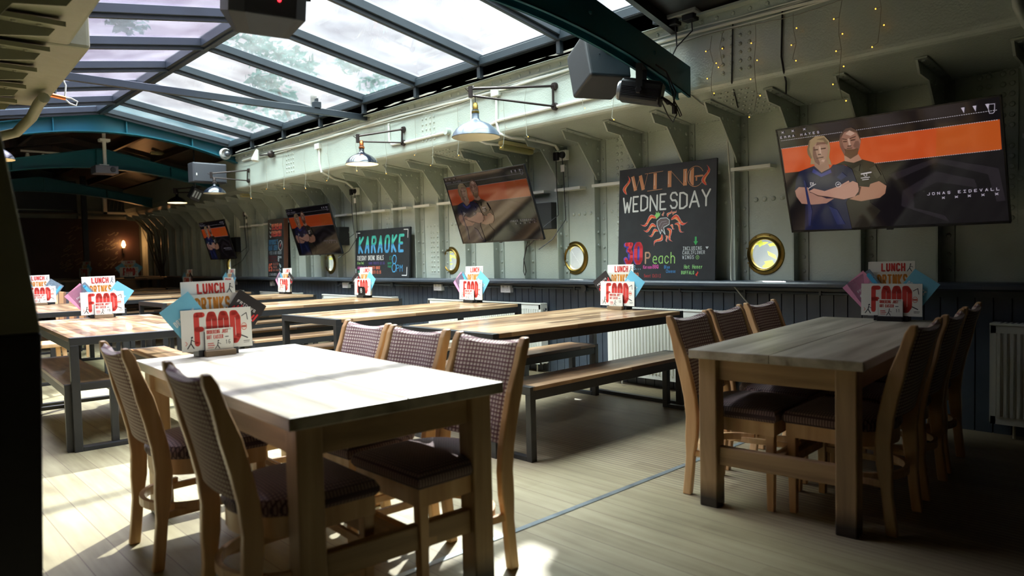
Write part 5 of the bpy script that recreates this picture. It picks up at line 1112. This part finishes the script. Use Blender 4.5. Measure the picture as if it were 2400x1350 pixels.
m = MB(); m.box((4.60, 2.86, 2.985), (4.72, 3.17, 3.05)); m.build('box', mat('socket_grey', (164, 168, 164), .4), t, bevel=.006)
m = MB(); m.box((4.62, 2.89, 2.94), (4.70, 2.99, 2.986)); m.box((4.62, 3.04, 2.94), (4.70, 3.13, 2.986)); m.build('plugs', BLACKP, t, bevel=.006)
m = MB()
for dy in (-.07, .07): m.tube([(4.66, 3.0+dy, 2.95), (4.67, 3.0+dy, 2.87), (4.66, 3.06, 2.78), (4.62, 3.08, 2.70)], .0055, 6)
m.build('cables', CABLE, t, smooth=True)
t = thing('hanging_cable', 'thin pale cable hanging beside the WING WEDNESDAY board', 'cable', (5.36, 3.02, 2.3))
m = MB(); m.tube([(4.69, 2.99, 2.43), (4.95, 3.05, 2.40), (5.2, 3.03, 2.33), (5.33, 3.03, 2.2), (5.34, 3.02, 1.9), (5.35, 3.0, 1.5), (5.35, 3.02, 1.2), (5.33, 3.01, 1.0), (5.31, 2.98, .95), (5.40, 2.9, .8), (5.40, 2.9, .7)], .0055, 6); m.build('cord', CABLEG, t, smooth=True, loc=None)
t = thing('hanging_cable', 'dark cable running down the girder right of the near teal beam', 'cable', (4.74, 2.28, 2.9))
m = MB(); m.tube([(4.738, 2.27, 2.87), (4.738, 2.28, 2.55), (4.75, 2.27, 2.45), (4.85, 2.3, 2.40), (5.1, 2.42, 2.375)], .006, 6); m.build('cord', CABLE, t, smooth=True)
t = thing('hanging_cable', 'dark cable crossing the girder among the fairy lights above the right screen', 'cable', (4.74, 2.65, 2.9))
m = MB(); m.tube([(4.738, 2.64, 2.87), (4.738, 2.65, 2.55), (4.75, 2.66, 2.45), (4.9, 2.72, 2.40), (5.2, 2.86, 2.36)], .005, 6); m.build('cord', CABLE, t, smooth=True)
t = thing('screen_cable', 'twisted dark cable loop dangling below the second screen', 'cable', (4.9, 4.98, 1.36))
m = MB(); m.tube([(4.9, 4.95, 1.37), (4.92, 5.0, 1.30), (4.92, 5.03, 1.18), (4.93, 5.05, 1.08), (4.93, 5.03, 1.04), (4.93, 5.01, 1.08), (4.92, 5.03, 1.2), (4.92, 4.98, 1.32), (4.9, 4.86, 1.38)], .0045, 6); m.build('cord', CABLE, t, smooth=True)
# cable bundle along the top of the girder
t = thing('cable_bundle', 'bundle of pale cables running along the top of the riveted girder', 'cables', (4.73, 5.5, 2.86))
for k in range(5):
    m = MB(); pts = []; y = .2; z0 = 2.845+.012*k; r = rnd.random()
    while y < 11.4: pts.append((4.735-.006*(k % 2), y, z0+.012*math.sin(y*1.7+k*2+r)+.008*rnd.random())); y += .22
    m.tube(pts, .006+.004*(k == 1)*1.4, 6); m.build('cable', LEDGE if k != 3 else CABLEG, t, smooth=True)
m = MB(); pts = []; y = 3.6
while y < 11.4: pts.append((4.665+.01*rnd.random(), y, 2.992+.014*rnd.random())); y += .16
m.tube(pts, .013, 6); m.build('foam_edge', LEDGE, t, smooth=True)
t = thing('conduit_pipe', 'dark pipe bending down the girder at the top right edge of the view', 'pipe', (4.7, .68, 2.75))
m = MB(); m.tube([(4.70, .95, 2.96), (4.70, .945, 2.70), (4.705, .93, 2.52), (4.76, .90, 2.43), (4.9, .88, 2.39)], .028, 10); m.build('pipe', HULL2, t, smooth=True)
# icicle string light
t = thing('string_light', 'icicle fairy lights with tiny amber bulbs draped along the girder', 'string light', (4.72, 5.5, 2.86))
BUL = emis('fairy_bulb', (255, 170, 52), 2.2); PALEB = mat('unlit_bulb', (222, 214, 190), .2); WIRE = mat('clear_wire', (150, 152, 140), .35)
m = MB(); ysx = [1.2+.12*i for i in range(85)]; m.tube([(4.728, y, 2.815+.018*math.sin(y*5)) for y in ysx], .003, 5); m.build('main_wire', WIRE, t)
for y, n, L in ((1.64, 3, .32), (1.88, 6, .62), (2.18, 3, .30), (2.46, 5, .62), (2.72, 2, .22), (2.80, 4, .40), (3.16, 1, .1), (3.72, 3, .45), (4.05, 2, .3), (4.75, 3, .45), (5.05, 3, .5), (5.75, 3, .5), (6.2, 3, .55), (6.5, 2, .4), (7.1, 3, .55), (7.75, 3, .45), (8.45, 3, .5), (9.1, 3, .55), (9.75, 3, .5), (10.3, 2, .45), (10.9, 3, .55)):
    m = MB(); pts = [(4.722-.012*(i % 2), y+.012*math.sin(i*2.1+y*9), 2.81-L*i/n) for i in range(n+1)]; m.tube(pts, .0022, 5); br = MB(); bl = []
    for i in range(1, n+1):
        p = pts[i]; e = (p[0]-.006, p[1]+(.03 if (i+int(y*10)) % 2 else -.026), p[2]-.006-(.014 if i == n else 0)); m.tube([p, e], .002, 5); bl.append(e)
    s = m.build('strand', WIRE, t)
    for e in bl: q = MB(); q.sphere(e, .0042, 6); q.build('bulb', BUL if y < 3.3 or bl.index(e) == n-1 else PALEB, s)

# ================================================================ FAR END
t = thing('mural', 'dark red mural with pale sketched figures on the end wall', 'mural', (3.6, 19.28, 1.6))
m = MB(); m.box((-.05, 19.27, .98), (5.45, 19.295, 2.38)); m.build('panel', mat('mural_red', (40, 20, 19), .6, var=(2, .5)), t)
m = MB()
for cx in (4.0, 4.75):
    for k in range(26):
        z = 1.15+1.05*rnd.random(); a = rnd.random()*6; x = cx-.22+.44*rnd.random(); line(m, [(x+.06*math.cos(a+i*.5)*(1+i*.12), z+.035*math.sin(a+i*.8)) for i in range(6)], .016, lambda a, b: (a, 19.2685, b))
m.build('pale_figures', ink((120, 112, 94)), t, normals=False)
t = thing('sconce_lamp', 'glowing orange sconce on the mural at the far end wall', 'lamp', (5.06, 19.25, 1.72))
m = MB(); m.box((5.04, 19.2, 1.55), (5.09, 19.27, 1.68)); m.build('bracket', IRON, t); m = MB(); m.lathe([(.02, -.06), (.045, 0), (.03, .07), (.008, .11)], (5.06, 19.2, 1.75), 2, 14); b = m.build('flame_bulb', emis('sconce_glow', (255, 190, 110), 14), t, smooth=True)
l = bpy.data.lights.new('sconce_light', 'POINT'); l.energy = 2.5; l.color = (1, .42, .16); l.shadow_soft_size = .05; o = bpy.data.objects.new('sconce_light', l); C.objects.link(o); o.parent = t; o.location = (.02, -.2, .06)
t = thing('vent_box', 'white framed extractor vent high on the end wall', 'vent', (5.0, 19.27, 2.72)); m = MB()
for a, c in (((4.66, 19.2, 2.5), (5.32, 19.29, 2.55)), ((4.66, 19.2, 2.9), (5.32, 19.29, 2.95)), ((4.66, 19.2, 2.5), (4.74, 19.29, 2.95)), ((5.24, 19.2, 2.5), (5.32, 19.29, 2.95))): m.box(a, c)
m.build('frame', LEDGE, t); m = MB(); m.box((4.74, 19.24, 2.55), (5.24, 19.28, 2.9)); m.build('panel', mat('vent_dark', (50, 54, 54), .3), t)
m = MB()
for i in range(5): m.bar((4.78+.09*i, 19.23, 2.6), (4.82+.09*i, 19.23, 2.85), .012, .01, (0, 1, 0))
m.build('louvre', mat('vent_metal', (190, 184, 170), .2, 1), t)
t = thing('end_post', 'slim black post standing before the end wall mural', 'post', (4.05, 18.3, 0)); m = MB(); m.box((4.0, 18.25, 0), (4.1, 18.35, 3.28)); m.build('shaft', BLACK, t)
m = MB(); m.box((4.12, 19.22, 2.5), (5.5, 19.3, 2.56)); m.box((4.12, 19.2, 2.38), (5.5, 19.3, 2.44)); trim(m, ENDW)
t = thing('dark_cabinet', 'black overhead cabinet at the far left of the end wall', 'cabinet', (3.0, 19.1, 2.6)); m = MB(); m.box((-.05, 18.7, 2.48), (4.0, 19.28, 3.2)); m.build('body', BLACKP, t); m = MB(); m.box((-.05, 18.68, 2.52), (3.98, 18.705, 2.54)); m.build('chrome_strip', mat('strip_metal', (150, 140, 120), .2, 1), t)
t = thing('dry_branch', 'bare dark branches standing in the far corner against the hull wall', 'branch', (5.2, 17.0, 1.0))
m = MB()
for k in range(7):
    a = rnd.random(); pts = [(5.25, 16.9+.1*k*.4, .98)]
    for i in range(1, 7): pts.append((5.25-.03*i+.03*rnd.random(), 16.9+.04*k+(.12*(k-3))*i*.32+.05*rnd.random(), .98+.2*i))
    m.tube(pts, [.016*(1-i*.12) for i in range(7)], 5)
m.tube([(5.1, 17.0, 1.9), (5.15, 17.6, 2.1), (5.1, 18.4, 2.35)], .012, 5); m.build('twigs', mat('twig_brown', (70, 56, 46), .7), t)
t = thing('track_lights', 'cluster of small track lights under the dark far ceiling', 'lights', (2.7, 14.8, 3.2)); m = MB(); m.bar((2.35, 14.8, 3.27), (3.05, 14.8, 3.27), .04, .03); m.build('track', WHITEP, t)
for x in (2.45, 2.68, 2.92): m = MB(); m.lathe([(.02, .1), (.045, 0), (.05, -.05), (.001, -.045)], (x, 14.8, 3.14), 2, 12); m.build('spot_head', LEDGE, t, smooth=True)
for x, y, z, lb in ((3.55, 12.5, 3.35, 'small white ceiling fitting right of the projector pole'), (2.78, 12.4, 3.42, 'small ceiling fitting left of the projector pole'), (4.3, 13.9, 3.25, 'small round fitting on the far right slope of the dark ceiling')):
    t = thing('ceiling_fitting', lb, 'ceiling light', (x, y, z)); m = MB(); m.box((x-.12, y-.05, z), (x+.12, y+.05, z+.05)); m.build('body', CREAM, t, bevel=.02)

# ================================================================ OUTSIDE
def leaves(name, label, clusters, n, size, m1, seed=1):
    r = random.Random(seed); m = MB()
    for _ in range(n):
        c, R = r.choice(clusters); d = Vector((r.gauss(0, 1), r.gauss(0, 1), r.gauss(0, 1))).normalized()*R*(r.random()**.4); p = Vector(c)+Vector((d.x, d.y, d.z*.6))
        a = Vector((r.gauss(0, 1), r.gauss(0, 1), r.gauss(0, .5))).normalized(); b = a.orthogonal().normalized(); b = (b+a.cross(b)*r.gauss(0, 1)).normalized(); s = size*(.6+.8*r.random())
        m.add([p-a*s, p+b*s*.45, p+a*s, p-b*s*.45], [(0, 1, 2, 3)])
    o = m.build(name, m1, normals=False); tag(o, label, 'foliage'); o['kind'] = 'stuff'; return o
def leafmat(name, rgb, tr=.5):
    m = bpy.data.materials.new(name); m.use_nodes = True; nt = m.node_tree; nt.nodes.clear(); N = nt.nodes.new; L = nt.links.new; o = N('ShaderNodeOutputMaterial'); d = N('ShaderNodeBsdfDiffuse'); t = N('ShaderNodeBsdfTranslucent'); x = N('ShaderNodeMixShader')
    d.inputs[0].default_value = (*lin(rgb), 1); t.inputs[0].default_value = (*lin(rgb), 1); x.inputs[0].default_value = tr; L(d.outputs[0], x.inputs[1]); L(t.outputs[0], x.inputs[2]); L(x.outputs[0], o.inputs[0]); return m
LF = leafmat('tree_leaf', (62, 92, 88), .35); LF2 = leafmat('bush_leaf', (150, 150, 40), .6)
leaves('tree_leaves', 'grey-green tree foliage seen through the right slope of the glass roof', [((5.0, 11.4, 4.8), .4), ((5.6, 11.8, 4.8), .5), ((6.2, 12.2, 4.8), .45), ((6.2, 13.5, 4.8), .35), ((7.0, 14.6, 4.8), .45), ((6.9, 11.4, 4.8), .3), ((8.3, 12.6, 4.8), .5), ((7.2, 16.8, 4.8), .6), ((7.9, 17.3, 4.8), .6), ((8.5, 16.9, 4.8), .6), ((3.2, 11.4, 4.8), .3)], 1500, .085, LF, 3)
t = thing('tree_trunk', 'tree trunk standing outside the far hull wall', 'tree', (8.2, 15.2, -.5)); m = MB(); m.tube([(8.2, 15.2, -.5), (8.1, 15.1, 2.5), (8.0, 14.9, 5)], [.2, .16, .07], 8)
for a, b in (((8.1, 15.1, 3), (6.2, 13.4, 5.2)), ((8.1, 15.1, 3.4), (8.3, 17, 5.1)), ((8.1, 15.1, 3.2), (9.8, 13.4, 5.0))): m.tube([a, b], [.07, .02], 6)
m.build('trunk', mat('bark', (70, 62, 54), .9), t)
leaves('bush_leaves', 'sunlit yellow-green bushes outside the portholes', [((7.6, y, z), .8) for y in (1.8, 3.4, 5.4, 7.6, 10, 12.5, 15) for z in (.7, 1.6)], 4200, .09, LF2, 5)
struct(MB().box((5.56, -8, -.62), (40, 40, -.5)).build('ground', mat('ground_pale', (150, 146, 120), .9, var=(.6, .3))))
